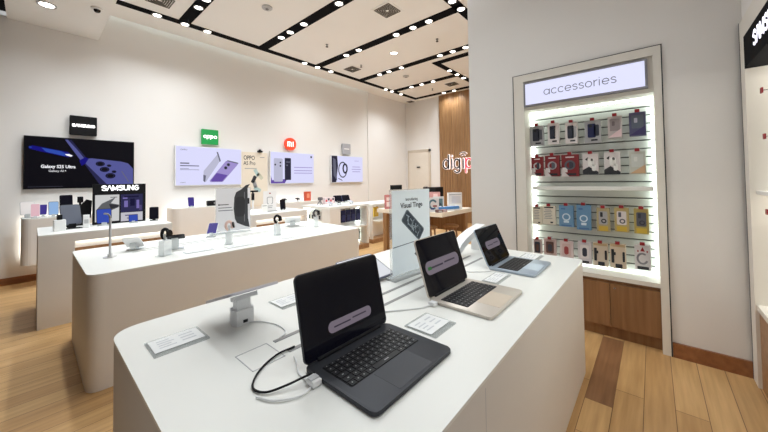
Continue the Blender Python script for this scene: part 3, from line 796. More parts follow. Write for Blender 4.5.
# ---- watch poster on the second table
t = thing('poster_stand', 'upright white poster in a clear stand showing a large black watch', 'poster stand', (1.79, 4.26, Z2), -12)
bm = new(); plate(bm, .46, .09, .014, .006, 0); obj('stand_base', bm, GLASSM, t)
bm = new(); box(bm, -.215, .215, -.008, .008, .014, .60); obj('acrylic_sleeve', bm, GLASS, t)
bm = new(); bm.faces.new([bm.verts.new(v) for v in ((-.21, -.0095, .03), (.21, -.0095, .03), (.21, -.0095, .595), (-.21, -.0095, .595))]); pp = obj('poster_sheet', bm, paper('poster_paper_grey', (226, 226, 230)), t)
bm = new(); M = face_y(0, -.0105, 0) @ Matrix.Diagonal((.8, .9, 1, 1))
polyart(bm, [(.04, .60), (.12, .64), (.19, .70), (.26, .72), (.22, .66), (.225, .2), (.255, .06), (.18, .08), (.05, .14), (.02, .2), (.0, .35), (.01, .52)], 0, M)
plate(bm, .15, .30, .0012, .05, 1, M @ T(.10, .38, .001)); plate(bm, .03, .09, .0012, .01, 1, M @ T(.235, .46, .001))
prism(bm, [(.165, .60), (.175, .60), (.175, .15), (.165, .15)], .001, .002, 2, M)
for y, w, x in ((.42, .15, -.15), (.375, .2, -.13), (.335, .22, -.12)): plate(bm, w, .012, .001, 0, 3 if y > .4 else 2, M @ T(x, y, 0))
plate(bm, .025, .02, .001, .004, 3, M @ T(-.22, .42, 0))
obj('poster_print', bm, [col((52, 53, 58)), col((34, 35, 40)), col((120, 122, 128)), INKD], pp)

# ---- cables by the dark laptop
bm = new()
tube(bm, smooth_pts([(.70, 1.10, ZT+.006), (.62, 1.10, ZT+.006), (.53, 1.055, ZT+.006), (.475, .99, ZT+.006), (.49, .935, ZT+.006), (.55, .905, ZT+.012), (.60, .89, ZT+.018), (.637, .88, ZT+.018)]), .0036)
o = obj('charging_cable', bm, BLACK, None, True); tag(o, 'black charging cable looping on the table beside the dark laptop', 'cable')
bm = new()
tube(bm, smooth_pts([(.66, 1.04, ZT+.005), (.64, .99, ZT+.005), (.618, .95, ZT+.005), (.61, .91, ZT+.005), (.605, .87, ZT+.005), (.595, .845, ZT+.005), (.55, .84, ZT+.005), (.49, .88, ZT+.005), (.462, .94, ZT+.005)]), .0032)
o = obj('security_cable', bm, WPLAST, None, True); tag(o, 'thin white cable curving by the left edge of the dark laptop', 'cable')
t = thing('security_connector', 'white square plug on the left side of the dark laptop', 'connector', (.618, .855, ZT))
bm = new(); box(bm, -.020, .014, -.022, .022, .003, .022, bev=.003); obj('plug_body', bm, WPLAST, t)
bm = new(); box(bm, -.02, .012, -.01, .012, .022, .026, bev=.001); obj('plug_clip', bm, LGREY, t)
bm = new(); tube(bm, smooth_pts([(.67, 1.47, ZT+.004), (.72, 1.42, ZT+.004), (.755, 1.33, ZT+.004), (.745, 1.24, ZT+.004), (.70, 1.21, ZT+.004)]), .003)
o = obj('tablet_cable', bm, WPLAST, None, True); tag(o, 'thin white cable from the tablet stand to the table slot', 'cable')
bm = new(); tube(bm, smooth_pts([(1.39, .90, ZT+.006), (1.33, .92, ZT+.004), (1.22, 1.0, ZT+.004), (1.17, 1.05, ZT+.004), (1.22, 1.09, ZT+.004)]), .004)
o = obj('silver_laptop_cable', bm, WPLAST, None, True); tag(o, 'white cable running to the left side of the silver laptop', 'cable')
t = thing('security_connector', 'white plug on the left side of the silver laptop', 'connector', (1.402, .89, ZT))
bm = new(); box(bm, -.02, .014, -.02, .02, .003, .022, bev=.003); obj('plug_body', bm, WPLAST, t)
bm = new(); tube(bm, smooth_pts([(2.18, .89, ZT+.005), (2.12, .93, ZT+.004), (2.05, 1.02, ZT+.004), (2.08, 1.09, ZT+.004)]), .004)
o = obj('blue_laptop_cable', bm, WPLAST, None, True); tag(o, 'white cable behind the pale blue laptop', 'cable')

# ================================================================== THINGS ON THE SECOND TABLE
def watch(label, x, y, rz, strap, face):
    t = thing('watch_display', label, 'watch', (x, y, Z2), rz, 'watches on clear stands')
    bm = new(); box(bm, -.045, .045, -.03, .03, 0, .14, bev=.004); box(bm, -.012, .012, -.01, .01, .14, .20); obj('stand_block', bm, GLASSM, t)
    bm = new(); plate(bm, .14, .09, .004, .01); obj('stand_foot', bm, GLASS, t)
    bm = new(); tube(bm, [(0, .036*math.cos(R(a)), .20+.044*math.sin(R(a))) for a in range(-80, 221, 15)], .016, 0, None, 8, ((1, 0, 0), 1.), False)
    for v in bm.verts: v.co.y = v.co.y*.9
    obj('strap', bm, strap, t, True)
    K = T(0, -.036, .205) @ RX(78)
    bm = new(); lathe(bm, [(.030, 0), (.034, .004), (.034, .012), (.030, .016), (0, .016)], 0, K, 20); c = obj('watch_case', bm, BLACK, t, True)
    bm = new(); cyl(bm, .028, .0162, .017, 0, K); obj('watch_face', bm, face, c)
    return t
watch('black round watch on a clear stand near the pole on the second table', .83, 3.466, 35, BLACK, BGLOSS)
watch('watch with a pink strap on a clear stand before the watch poster', 1.43, 3.516, 60, col((226, 196, 186), .6), BGLOSS)
watch('black looped watch on a clear stand past the watch poster', 2.05, 3.598, 80, BLACK, BGLOSS)
watch('dark watch on a clear stand at the far end of the second table', 2.76, 3.75, 60, col((60, 56, 60)), BGLOSS)
def phone(name_label, x, y, z, rz, w, h, lean, body, scr, group, lift=.02, stand=True, base=None):
    t = thing('display_phone', name_label, 'phone', (x, y, z), rz, group)
    L = T(0, 0, lift) @ RX(90-lean) @ T(0, h/2, 0)
    bm = new(); plate(bm, w, h, .012, min(w, h)*.12, 0, L @ T(0, 0, -.012), bev=.002); p = obj('phone_body', bm, body, t, True)
    bm = new(); plate(bm, w*.93, h*.95, .0008, min(w, h)*.1, 0, L); obj('phone_screen', bm, scr, p)
    if stand:
        bm = new(); plate(bm, w*.9, max(.05, h*.3*math.sin(R(lean))+.06), .008, .006, 0); box(bm, -w*.18, w*.18, -.002, .012, .008, lift+.012, 0)
        a = L @ Vector((0, 0, -.016)); box(bm, -w*.16, w*.16, a.y+.0, a.y+.014, .008, a.z, 0)
        obj('phone_stand', bm, base or GLASSM, t)
    return t
SCB = screen('phone_screen_blue', (58, 84, 190), .8); SCN = screen('phone_screen_night', (18, 18, 30), .7); SCW = screen('phone_screen_white', (214, 218, 232), .9)
SCV = screen('phone_screen_violet', (74, 62, 150), .8); SCP = screen('phone_screen_pink', (232, 190, 200), .9); SCG = screen('phone_screen_sky', (150, 186, 232), .9)
P2 = 'phones on stands on the second table'
phone('white tablet on a clear wedge stand near the pole', .72, 4.05, Z2, 150, .15, .17, 50, WPLAST, SCW, P2, .03)
phone('dark phone on a clear stand just behind the black round watch', .98, 3.72, Z2, 160, .17, .1, 62, BLACK, SCN, P2, .11)
phone('phone with violet screen on a stand left of the watch poster', 1.47, 4.14, Z2, -30, .11, .2, 55, WPLAST, SCV, P2, .04)
phone('white tablet lying low on a stand at the far side past the black looped watch', 2.62, 4.15, Z2, 150, .22, .2, 60, WPLAST, SCW, P2, .05)
t = thing('display_pole', 'thin steel pole on a round foot at the near end of the second table', 'pole stand', (.482, 3.791, Z2))
bm = new(); cyl(bm, .05, 0, .006); cyl(bm, .018, .006, .03); obj('pole_foot', bm, mat('clear_foot', (206, 206, 206), .2), t, True)
bm = new(); cyl(bm, .0095, .03, .36); obj('pole', bm, LGREY, t, True)
bm = new(); tube(bm, smooth_pts([(0, 0, .355), (-.004, 0, .38), (-.02, .003, .40), (-.045, .008, .405)]), .008); obj('pole_arm', bm, ALU, t, True)

# ================================================================== THINGS ON THE BAR COUNTERS
# black lit display box
t = thing('lightbox_display', 'black display box with white lit letters over two product pictures', 'display', (.815, 5.60, 1.0), -3)
W_ = .54
bm = new(); box(bm, -.28, .28, -.02, .08, 0, .54, bev=.004); obj('box_case', bm, BLACK, t)
bm = new(); M = face_y(0, -.021, 0); w = word_width('SAMSUNG', .062, UP, .86)
strokes(bm, 'SAMSUNG', -w/2+.006, .455, .062, .0068, M, 0, UP, .86, flat=.2); obj('lettering', bm, mat('bright_letters', (255, 255, 255), emit=(255, 255, 255), estr=.95), t)
bm = new(); plate(bm, .245, .36, .002, 0, 0, M, -.135, .215)
prism(bm, [(-.25, .19), (-.19, .28), (-.05, .36), (-.10, .28), (.0, .25), (-.02, .22), (-.10, .18), (-.2, .15)], .002, .004, 1, M)
prism(bm, [(-.12, .27), (-.02, .25), (-.03, .22), (-.10, .2)], .004, .005, 2, M); plate(bm, .07, .01, .001, 0, 1, M @ T(-.07, .36, .002)); plate(bm, .1, .01, .001, 0, 1, M @ T(-.18, .10, .002))
obj('picture', bm, [screen('lightbox_white', (222, 222, 222), .8), screen('lightbox_grey', (110, 112, 116), .7), screen('lightbox_dark', (60, 60, 66), .6)], t)
bm = new(); plate(bm, .24, .25, .002, 0, 0, M, .125, .27); plate(bm, .24, .12, .002, 0, 2, M, .125, .08)
for x, y, a, b, m in ((.06, .26, .04, .09, 1), (.13, .28, .05, .1, 3), (.19, .25, .03, .12, 1), (.12, .36, .16, .02, 3), (.22, .2, .03, .07, 4), (.05, .34, .05, .02, 1)): plate(bm, a, b, .001, .003, m, M @ T(x, y, .002))
plate(bm, .14, .014, .001, 0, 4, M @ T(.12, .1, .002)); plate(bm, .1, .012, .001, 0, 4, M @ T(.12, .06, .002))
obj('picture', bm, [screen('lightbox_indigo', (52, 50, 92), .7), screen('lightbox_lilac', (128, 116, 186), .8), screen('lightbox_pale', (210, 208, 218), .8), screen('lightbox_navy', (26, 24, 66), .6), screen('lightbox_plum', (90, 80, 130), .7)], t)
P3 = 'devices on the tall counter with the lit display box'
phone('blue tablet standing in front of the lit display box', .63, 5.42, 1.0, 0, .15, .19, 12, BLACK, SCB, P3, .03)
phone('small blue phone standing at the foot of the lit display box', .93, 5.42, 1.0, -5, .10, .095, 18, BLACK, SCB, P3, .02)
phone('black phone leaning on a stand at the right end of the display box counter', 1.18, 5.5, 1.0, -12, .11, .18, 15, BLACK, SCN, P3, .02, base=BLACK)
phone('large grey tablet leaning on a black stand at the left of the counter', .335, 5.40, 1.0, 12, .185, .26, 22, col((70, 74, 84), .4), mat('slate_screen', (70, 75, 88), .3, emit=(60, 66, 80), estr=.35), P3, .05, base=BLACK)
phone('black tall phone on a stand behind the grey tablet', .30, 5.72, 1.0, 6, .12, .25, 8, BLACK, SCN, P3, .16, base=BLACK)
t = thing('black_speaker', 'black rounded speaker on a stem behind the small white box', 'speaker', (.46, 5.74, 1.0))
bm = new(); box(bm, -.08, .05, -.05, .05, .0, .14, bev=.01); obj('speaker_base', bm, BLACK, t)
bm = new(); prism(bm, [(-.04, -.12), (.07, -.16), (.08, .07), (.03, .09), (-.06, -.02)], -.03, .03, 0, face_y(0, 0, .25)); obj('speaker_body', bm, BLACK, t)
bm = new(); box(bm, -.06, -.005, -.03, .03, .30, .38, bev=.008); box(bm, -.045, -.025, -.02, .02, .14, .30); obj('speaker_head', bm, BLACK, t)
t = thing('charger_box', 'white upright box at the near corner of the tall counter', 'box', (.22, 5.28, 1.0), 5)
bm = new(); box(bm, -.05, .05, -.04, .04, 0, .13, bev=.006); obj('box_body', bm, WPLAST, t)
bm = new(); box(bm, -.022, .022, -.025, .025, .13, .19, bev=.004); obj('box_cap', bm, BLACK, t)
t = thing('charger_box', 'small white box right of the grey tablet', 'box', (.455, 5.36, 1.0), -5)
bm = new(); box(bm, -.03, .03, -.03, .03, 0, .16, bev=.005); obj('box_body', bm, WPLAST, t)
bm = new(); plate(bm, .04, .05, .001, .004, 0, face_y(0, -.0305, .08)); obj('box_print', bm, LGREY, t)
# first wall counter: phones on clear stands
P4 = 'phones on the first wall counter'
phone('grey framed tablet on a clear stand, leftmost under the black screen', -.035, 7.2, 1.04, 10, .15, .2, 12, LGREY, mat('clear_tablet_screen', (190, 186, 184), .2, emit=(190, 186, 186), estr=.5), P4, .05)
phone('pink screened phone on the first wall counter', .04, 7.06, 1.04, 0, .095, .2, 12, WPLAST, SCP, P4, .02)
phone('phone with dark blue screen behind the pink one', .12, 7.22, 1.04, -8, .085, .17, 14, WPLAST, SCV, P4, .03)
phone('light blue phone standing alone on the first wall counter', .23, 7.08, 1.04, 0, .11, .21, 12, BLACK, SCG, P4, .03)
# second wall counter
phone('purple phone standing on the wall counter below the purple-phone screen', 2.16, 7.14, 1.04, 0, .11, .19, 10, col((60, 52, 120), .4), SCV, 'devices on the second wall counter', .015)
t = thing('black_case', 'low black case on the wall counter under the purple-phone screen', 'case', (2.62, 7.16, 1.04))
bm = new(); box(bm, -.16, .16, -.07, .07, 0, .11, bev=.02); obj('case_body', bm, BLACK, t, True)
bm = new(); box(bm, -.05, .05, -.075, -.07, .04, .08); obj('case_plate', bm, GREY, t)
# second bar counter
t = thing('gimbal_stand', 'black phone gimbal on a white base behind the watch poster', 'gimbal', (2.56, 5.3, 1.0))
bm = new(); box(bm, -.07, .07, -.05, .05, 0, .012); obj('gimbal_base', bm, WPLAST, t)
bm = new(); cyl(bm, .016, .012, .28); obj('gimbal_handle', bm, WPLAST, t, True)
bm = new(); box(bm, -.02, .02, -.02, .02, .22, .34, bev=.005); box(bm, -.09, .09, -.02, .01, .36, .39, bev=.004); box(bm, -.01, .01, -.01, .01, .34, .36); obj('gimbal_arm', bm, BLACK, t)
t = thing('card_holder', 'white upright card in a clear holder on the middle tall counter', 'card holder', (2.85, 5.25, 1.0), -6)
bm = new(); plate(bm, .26, .09, .01, .004, 0); obj('holder_base', bm, GREY, t)
bm = new(); box(bm, -.12, .12, -.006, .006, .01, .37); obj('card_sheet', bm, col((230, 228, 228), .5), t)
bm = new(); M = face_y(0, -.0065, 0); tube(bm, [(x, y, 0) for x, y in rrect(.10, .12, .02, 0, .2)], .006, 0, M, 6, ((0, 0, 1), .1))
plate(bm, .03, .02, .001, 0, 1, M @ T(0, .33, 0)); plate(bm, .1, .012, .001, 0, 0, M @ T(0, .1, 0)); plate(bm, .08, .012, .001, 0, 0, M @ T(0, .07, 0)); obj('card_print', bm, [INK, RED], t)
t = thing('small_card', 'small white card standing beside the black gimbal', 'card', (2.68, 5.12, 1.0))
bm = new(); box(bm, -.055, .055, -.004, .004, .01, .15); box(bm, -.06, .06, -.03, .03, 0, .01); obj('card_sheet', bm, WHITE, t)
bm = new(); plate(bm, .08, .012, .001, 0, 0, face_y(0, -.0045, .12)); obj('card_print', bm, INK, t)
phone('black phone standing near the right end of the middle tall counter', 3.10, 5.22, 1.0, -10, .1, .19, 10, BLACK, SCN, 'devices on the middle tall counter', .015)
# third wall counter: flat phones on wedges and an orange box
for i, x in enumerate((4.02, 4.33, 4.72)):
    phone('dark phone on a low wedge on the far wall counter, %s from the card holder' % ordinal(i), x, 7.15, 1.0, 25, .17, .09, 60, BLACK, SCN, 'dark phones on the third wall counter', .05)
t = thing('orange_box', 'upright orange-red box at the end of the third wall counter', 'box', (4.98, 7.15, 1.0), 0)
bm = new(); box(bm, -.09, .09, -.04, .04, 0, .25, bev=.004); obj('box_body', bm, col((206, 82, 52), .5), t)
bm = new(); plate(bm, .09, .12, .001, .01, 0, face_y(0, -.0405, .14)); obj('box_print', bm, col((232, 150, 120), .5), t)
# niche counter top: phones, boxes, dark tablets
NG = 'devices on the navy-package counter'
for i, (x, y) in enumerate(((4.25, 5.2), (4.5, 5.22), (4.85, 5.2))):
    phone('white phone on a low wedge above the navy packages, %s from the corner' % ordinal(i), x, y, 1.0, 20, .16, .10, 62, WPLAST, SCW if i != 1 else SCN, NG, .04)
for i, x in enumerate((5.0, 5.25)):
    phone('dark tablet leaning at the back of the navy-package counter, %s of two' % ('left' if i == 0 else 'right'), x-.17, 5.66, 1.0, -10, .22, .17, 25, NAVY, SCN, NG, .03)
t = thing('pink_box', 'pink and white box behind the white phones on the navy-package counter', 'box', (4.555, 5.70, 1.0), 0)
bm = new(); box(bm, -.14, .14, -.05, .05, 0, .15, bev=.003); obj('box_body', bm, col((216, 196, 198), .5), t)
bm = new(); 
for k in range(4): plate(bm, .05, .05, .001, .01, k % 2, face_y(-.1+k*.065, -.0505, .08+.03*(k % 2)))
obj('box_print', bm, [col((190, 60, 70)), INKD], t)
t = thing('camera_tripod', 'small dark tripod figure beside the pink and white box', 'tripod', (4.30, 5.68, 1.0))
bm = new(); tube(bm, [(0, 0, .1), (.06, 0, 0)], .012); tube(bm, [(0, 0, .1), (-.06, .03, 0)], .012); tube(bm, [(0, 0, .1), (-.04, -.05, 0)], .012); obj('tripod_legs', bm, GREY, t)
bm = new(); box(bm, -.05, .05, -.03, .03, .1, .17, bev=.01); cyl(bm, .03, 0, .03, 0, T(0, -.03, .135) @ RX(90)); obj('camera_head', bm, col((90, 84, 88)), t)

# ================================================================== TIMBER-LEGGED DESK AND STOOLS
t = thing('service_desk', 'thick white-topped desk on timber legs before the timber wall', 'desk', (5.5, 3.7, 0))
bm = new(); box(bm, -.59, .66, -.8, .8, .845, .925); obj('desk_top', bm, col((238, 230, 214), .4), t)
for x0, x1, y0, y1 in ((-.6, -.5, .53, .62), (-.6, -.5, -.1, 0), (.5, .6, -.72, -.62), (.5, .6, .53, .62)):
    bm = new(); box(bm, x0, x1, y0, y1, 0, .845); obj('leg', bm, WALNUT, t)
bm = new(); box(bm, -.5, .5, .56, .60, .3, .845); box(bm, .54, .58, -.62, .53, .42, .845); obj('modesty_panel', bm, WALNUT, t)
def stool(x, y, label):
    s = thing('stool', label, 'stool', (x, y, 0), 0, 'round timber stools under the desk')
    bm = new(); lathe(bm, [(0, .58), (.13, .58), (.15, .60), (.15, .62), (.13, .635), (0, .635)], n=24); obj('seat', bm, WALNUT, s, True)
    for k in range(4):
        a = R(45+90*k); bm = new(); tube(bm, [(.09*math.cos(a), .09*math.sin(a), .58), (.16*math.cos(a), .16*math.sin(a), 0)], .018); obj('leg', bm, OAK, s)
    bm = new(); tube(bm, [(.13*math.cos(R(a)), .13*math.sin(R(a)), .25) for a in range(0, 361, 20)], .01); obj('foot_ring', bm, STEEL, s)
stool(5.52, 3.05, 'round timber stool under the near side of the white desk')
stool(5.12, 3.3, 'round timber stool half hidden by the tall poster, nearer the desk leg')
DG = 'boxes and cards on the white desk'
def desk_card(x, y, w, h, mats, art, label, d=.03, z=.925, rz=-35):
    c = thing('desk_card', label, 'card', (x, y, z), rz, DG)
    bm = new(); box(bm, -w/2, w/2, -d/2, d/2, 0, h); obj('card_board', bm, mats[0], c)
    bm = new(); art(bm, face_y(0, -d/2-.0005, 0)); obj('card_print', bm, mats[1:], c)
def dc1(bm, M):
    tube(bm, [(x, y, 0) for x, y in arc(0, .14, .07, .08, 40, 300, 12)], .018, 0, M, 8, ((0, 0, 1), .1)); plate(bm, .08, .03, .001, .01, 1, M @ T(.04, .11, .002)); plate(bm, .06, .03, .001, .01, 2, M @ T(-.01, .06, .002))
desk_card(5.0, 3.15, .25, .27, (col((222, 222, 226)), col((70, 110, 130)), col((150, 70, 60)), col((50, 70, 130))), dc1, 'white card with a blue swirl at the left of the desk')
def dc2(bm, M):
    plate(bm, .17, .2, .001, .01, 0, M @ T(0, .13, 0)); plate(bm, .12, .1, .001, .04, 1, M @ T(.0, .1, .001)); plate(bm, .05, .05, .001, .01, 2, M @ T(.03, .06, .002))
desk_card(5.33, 3.22, .22, .27, (col((206, 208, 208)), col((92, 116, 118)), col((60, 72, 78)), WHITE), dc2, 'teal and white card in the middle of the desk')
def dc3(bm, M):
    plate(bm, .27, .012, .001, 0, 0, M @ T(0, .3, 0)); plate(bm, .2, .14, .001, 0, 1, M @ T(.02, .2, 0)); plate(bm, .27, .06, .001, 0, 2, M @ T(0, .08, 0))
desk_card(5.68, 3.05, .30, .34, (col((226, 224, 222)), INK, col((206, 206, 212)), WHITE), dc3, 'large white board with a black top edge at the right of the desk', .06)
t = thing('blue_flat_box', 'long blue box lying across the front of the desk', 'box', (5.32, 2.99, .925), -20)
bm = new(); box(bm, -.25, .25, -.025, .025, .03, .085, bev=.003); obj('box_body', bm, col((78, 140, 206), .4), t)
bm = new(); box(bm, -.23, .23, -.03, .03, 0, .03); obj('box_tray', bm, WPLAST, t)
for i, (x, y, w, h, c, lab) in enumerate(((5.63, 2.97, .1, .09, WPLAST, 'small white box at the right front of the desk'), (4.98, 3.0, .12, .05, col((120, 90, 86)), 'low brown box at the left front of the desk'), (5.08, 2.96, .1, .05, col((190, 140, 134)), 'low pink box at the left front of the desk'))):
    t = thing('small_box', lab, 'box', (x, y, .925), -25, DG)
    bm = new(); box(bm, -w/2, w/2, -.04, .04, 0, h, bev=.003); obj('box_body', bm, c, t)
    bm = new(); plate(bm, w*.6, h*.4, .001, 0, 0, face_y(0, -.0405, h*.5)); obj('box_print', bm, LGREY, t)
t = thing('pink_framed_card', 'small pink framed card at the far left of the desk', 'card', (5.0, 4.25, .925), -30)
bm = new(); plate(bm, .17, .30, .02, .01, 0, face_y(0, .01, .15)); obj('frame_body', bm, col((190, 120, 120), .5), t)
bm = new(); plate(bm, .09, .10, .001, 0, 0, face_y(0, -.0105, .10)); plate(bm, .09, .07, .001, 0, 0, face_y(0, -.0105, .21)); obj('frame_card', bm, col((226, 206, 204), .5), t)
t = thing('pink_framed_card', 'pink framed card at the back of the desk below the black monitor', 'card', (5.75, 3.6, .925), -35)
bm = new(); box(bm, -.16, .16, 0, .02, .0, .34); obj('frame_body', bm, col((206, 150, 150), .5), t)
bm = new(); plate(bm, .1, .16, .001, 0, 0, face_y(.05, -.0005, .22)); obj('frame_card', bm, col((236, 206, 206), .5), t)
t = thing('desk_monitor', 'black monitor on a stand behind the desk cards', 'monitor', (5.98, 3.75, .925), -35)
bm = new(); box(bm, -.10, .10, -.07, .07, 0, .015); box(bm, -.02, .02, 0, .03, .015, .25); obj('monitor_stand', bm, BLACK, t)
bm = new(); box(bm, -.24, .24, -.03, 0, .2, .44, bev=.004); obj('monitor_body', bm, BLACK, t)
bm = new(); plate(bm, .45, .2, .001, 0, 0, face_y(0, -.031, .32)); obj('monitor_screen', bm, BGLOSS, t)

# shop name on the timber wall
t = thing('shop_name_sign', 'dark and red raised shop name with white halo on the timber wall', 'sign', (9.955, 5.2, 1.92))
bm = new(); M = face_x(-.03, .56, 0); k = .32
Mb = face_x(-.012, .56, 0)
halo = new()
def put(b, Mx, r, z, mi_d, mi_r, z2=.5):
    x = 0.
    x = strokes(b, 'd', 0, 0, k, r, Mx, mi_d, LOW, .76, z)+.035
    x = strokes(b, 'i', x, 0, k, r, Mx, mi_d, LOW, .76, z)
    x = strokes(b, 'g', x, 0, k, r, Mx, mi_d, LOW, .76, z)+.035
    ribbon(b, [(x, k), (x, 0)], r, Mx, mi_d, z, r); xi = x
    for rr in (.085, .18): ribbon(b, [(xi+rr*math.cos(R(a)), k*1.2+rr*.9*math.sin(R(a))) for a in range(45, 136, 15)], r*.6, Mx, mi_d, z, r)
    x += .36*k
    x = strokes(b, 'p', x-.02, 0, k, r, Mx, mi_r, LOW, .76, z)
    strokes(b, 'lus'[0:0], x, 0, k, r, Mx, mi_r)
put(bm, M, .026, 0, 0, 1); obj('letters', bm, [mat('sign_black_letters', (20, 18, 26), .4), mat('sign_red_letters', (232, 70, 84), .4, emit=(240, 70, 90), estr=.7)], t)
put(halo, Mb, .038, 0, 0, 0); obj('letter_backs', halo, mat('sign_white_back', (250, 246, 246), .4, emit=(255, 240, 240), estr=1.0), t)

# ================================================================== ACCESSORIES BAY
FX = 3.64
t = thing('accessory_bay', 'tall white lit wall bay with slatted back headed accessories', 'display bay', (FX, .545, 0))
def L_(y): return y-.545
bm = new()
box(bm, -.022, .36, L_(1.06), L_(1.17), 0, 2.70); box(bm, -.022, .36, L_(-.085), L_(-.03), 0, 2.70)
box(bm, -.022, .36, L_(-.03), L_(1.06), 2.62, 2.70); box(bm, 0.0, .3, L_(-.03), L_(1.06), 2.30, 2.62)
obj('bay_frame', bm, mat('bay_white', (226, 222, 214), .55, var=.02), t)
bm = new()
box(bm, -.024, -.02, L_(1.170), L_(1.178), 0, 2.706); box(bm, -.024, -.02, L_(-.093), L_(-.085), 0, 2.706); box(bm, -.024, -.02, L_(-.093), L_(1.178), 2.70, 2.706)
obj('bay_shadow_gap', bm, INKD, t)
bm = new(); box(bm, -.03, 0, L_(.005), L_(1.06), 2.335, 2.605); sg = obj('header_sign', bm, ALU, t)
bm = new(); box(bm, -.034, -.03, L_(.025), L_(1.04), 2.355, 2.585); obj('header_panel', bm, mat('header_lit', (40, 40, 44), emit=(226, 228, 255), estr=1.0), sg)
bm = new(); M = face_x(-.0355, 0., 2.435); h = .055
w = word_width('accessories', h, LOW, .95, .005); strokes(bm, 'accessories', -w/2+.012, 0, h, .0031, M, 0, LOW, .95, flat=.4, gap=.005)
obj('header_lettering', bm, mat('header_ink', (70, 72, 86), .6), sg)
# slatted back
bm = new(); box(bm, .30, .335, L_(-.03), L_(1.06), .60, 2.32); obj('slatwall_core', bm, col((96, 98, 96), .7), t)
sl = new(); n = 21; pit = (2.31-.61)/n
for i in range(n): box(sl, .272, .30, L_(-.03), L_(1.06), .61+i*pit, .61+(i+1)*pit-.012, bev=.002)
obj('slatwall', sl, mat('slat_white', (196, 198, 194), .45, var=.01), t)
bm = new(); box(bm, .15, .272, L_(-.01), L_(1.04), 1.41, 1.448, bev=.004); obj('shelf', bm, WHITE, t)
bm = new(); box(bm, -.0, .30, L_(-.03), L_(1.06), .56, .60); obj('ledge', bm, mat('bay_white', (226, 222, 214)), t)
bm = new()
for a in ((.235, .255, L_(1.035), L_(1.055), .61, 2.29), (.235, .255, L_(-.025), L_(-.005), .61, 2.29), (.20, .222, L_(-.01), L_(1.04), 2.285, 2.298), (.245, .262, L_(-.01), L_(1.04), .602, .615)): box(bm, *a)
obj('light_strip', bm, LED, t)
# base cabinet with doors
bm = new(); box(bm, .03, .30, L_(-.03), L_(1.06), .10, .56); box(bm, .06, .30, L_(-.03), L_(1.06), 0, .10); obj('base_cabinet', bm, OAK, t)
for i in range(3):
    bm = new(); w = 1.09/3; box(bm, .008, .03, L_(-.03)+i*w+.003, L_(-.03)+(i+1)*w-.003, .115, .525); dd = obj('cabinet_door', bm, OAK, t)
    bm = new(); cyl(bm, .008, 0, .012, 0, T(.008, L_(-.03)+i*w+w*.9, .49) @ RY(-90), 12); obj('knob', bm, STEEL, dd)

def pack(y0, y1, z0, z1, label, group, body, artmats, art, x=3.80, depth=.045):
    w = y0-y1; h = z1-z0
    p = thing('hanging_package', label, 'package', (x, (y0+y1)/2, z0), 0, group)
    bm = new(); box(bm, -.0, depth, -w/2, w/2, 0, h, bev=.004); obj('pack_box', bm, body, p)
    bm = new(); art(bm, face_x(-.0005, 0, 0) @ T(0, 0, 0), w, h); obj('pack_print', bm, artmats, p)
    bm = new(); box(bm, .012, .016, -.02, .02, h-.002, h+.028); obj('hang_tab', bm, GLASSM, p)
    bm = new(); tube(bm, [(.105, 0, h+.012), (-.012, 0, h+.012)], .004); hk = obj('hook', bm, STEEL, p)
    bm = new(); plate(bm, .036, .03, .006, .003, 0, face_x(-.012, 0, h+.012)); obj('hook_tag', bm, RED, hk)
    return p
def art_case(bm, M, w, h):          # phone case seen through a window
    plate(bm, w*.5, h*.62, .002, .012, 0, M, -w*.05, h*.55); plate(bm, w*.3, h*.5, .002, .01, 1, M, w*.25, h*.55); plate(bm, w*.4, h*.07, .001, 0, 2, M, w*.1, h*.13)
    plate(bm, w*.22, h*.12, .003, .006, 2, M, -w*.12, h*.76)
def art_redring(bm, M, w, h):
    prism(bm, [(-w*.5, 0), (-w*.05, 0), (-w*.5, h*.35)], 0, .001, 1, M)
    tube(bm, [(x, y, 0) for x, y in arc(0, h*.52, w*.26, w*.26, 0, 360, 20)], w*.06, 0, M, 8, ((0, 0, 1), .2), False)
    plate(bm, w*.3, h*.22, .001, .005, 1, M, -w*.3, h*.3); plate(bm, w*.24, h*.34, .0015, .01, 2, M, w*.08, h*.52)
    plate(bm, w*.5, h*.1, .001, 0, 3, M, w*.1, h*.1); plate(bm, w*.5, h*.05, .001, 0, 1, M, 0, h*.88)
def art_white(bm, M, w, h):
    prism(bm, [(-w*.5, 0), (w*.5, 0), (w*.5, h*.12), (-w*.1, h*.38), (-w*.5, h*.22)], 0, .001, 1, M)
    plate(bm, w*.4, h*.36, .003, .016, 0, M, w*.05, h*.58); plate(bm, w*.26, h*.3, .003, .014, 0, M, w*.22, h*.32)
    prism(bm, [(-w*.34, h*.74), (-w*.14, h*.84), (-w*.2, h*.66)], 0, .001, 1, M); plate(bm, w*.16, h*.12, .003, .01, 1, M, w*.1, h*.7)
def art_paper(bm, M, w, h):
    plate(bm, w*.72, h*.55, .0012, .004, 0, M, 0, h*.6); prism(bm, [(-w*.46, h*.05), (w*.46, h*.05), (w*.46, h*.42)], .0012, .002, 1, M)
    plate(bm, w*.2, h*.2, .002, .006, 2, M, -w*.1, h*.66)
def art_lines(bm, M, w, h):
    for k in range(6): plate(bm, w*(.62 if k % 2 else .48), h*.035, .001, 0, 0, M, -w*.06, h*(.78-.09*k))
    plate(bm, w*.2, h*.08, .001, 0, 1, M, w*.2, h*.12); plate(bm, w*.7, h*.07, .001, 0, 1, M, 0, h*.92)
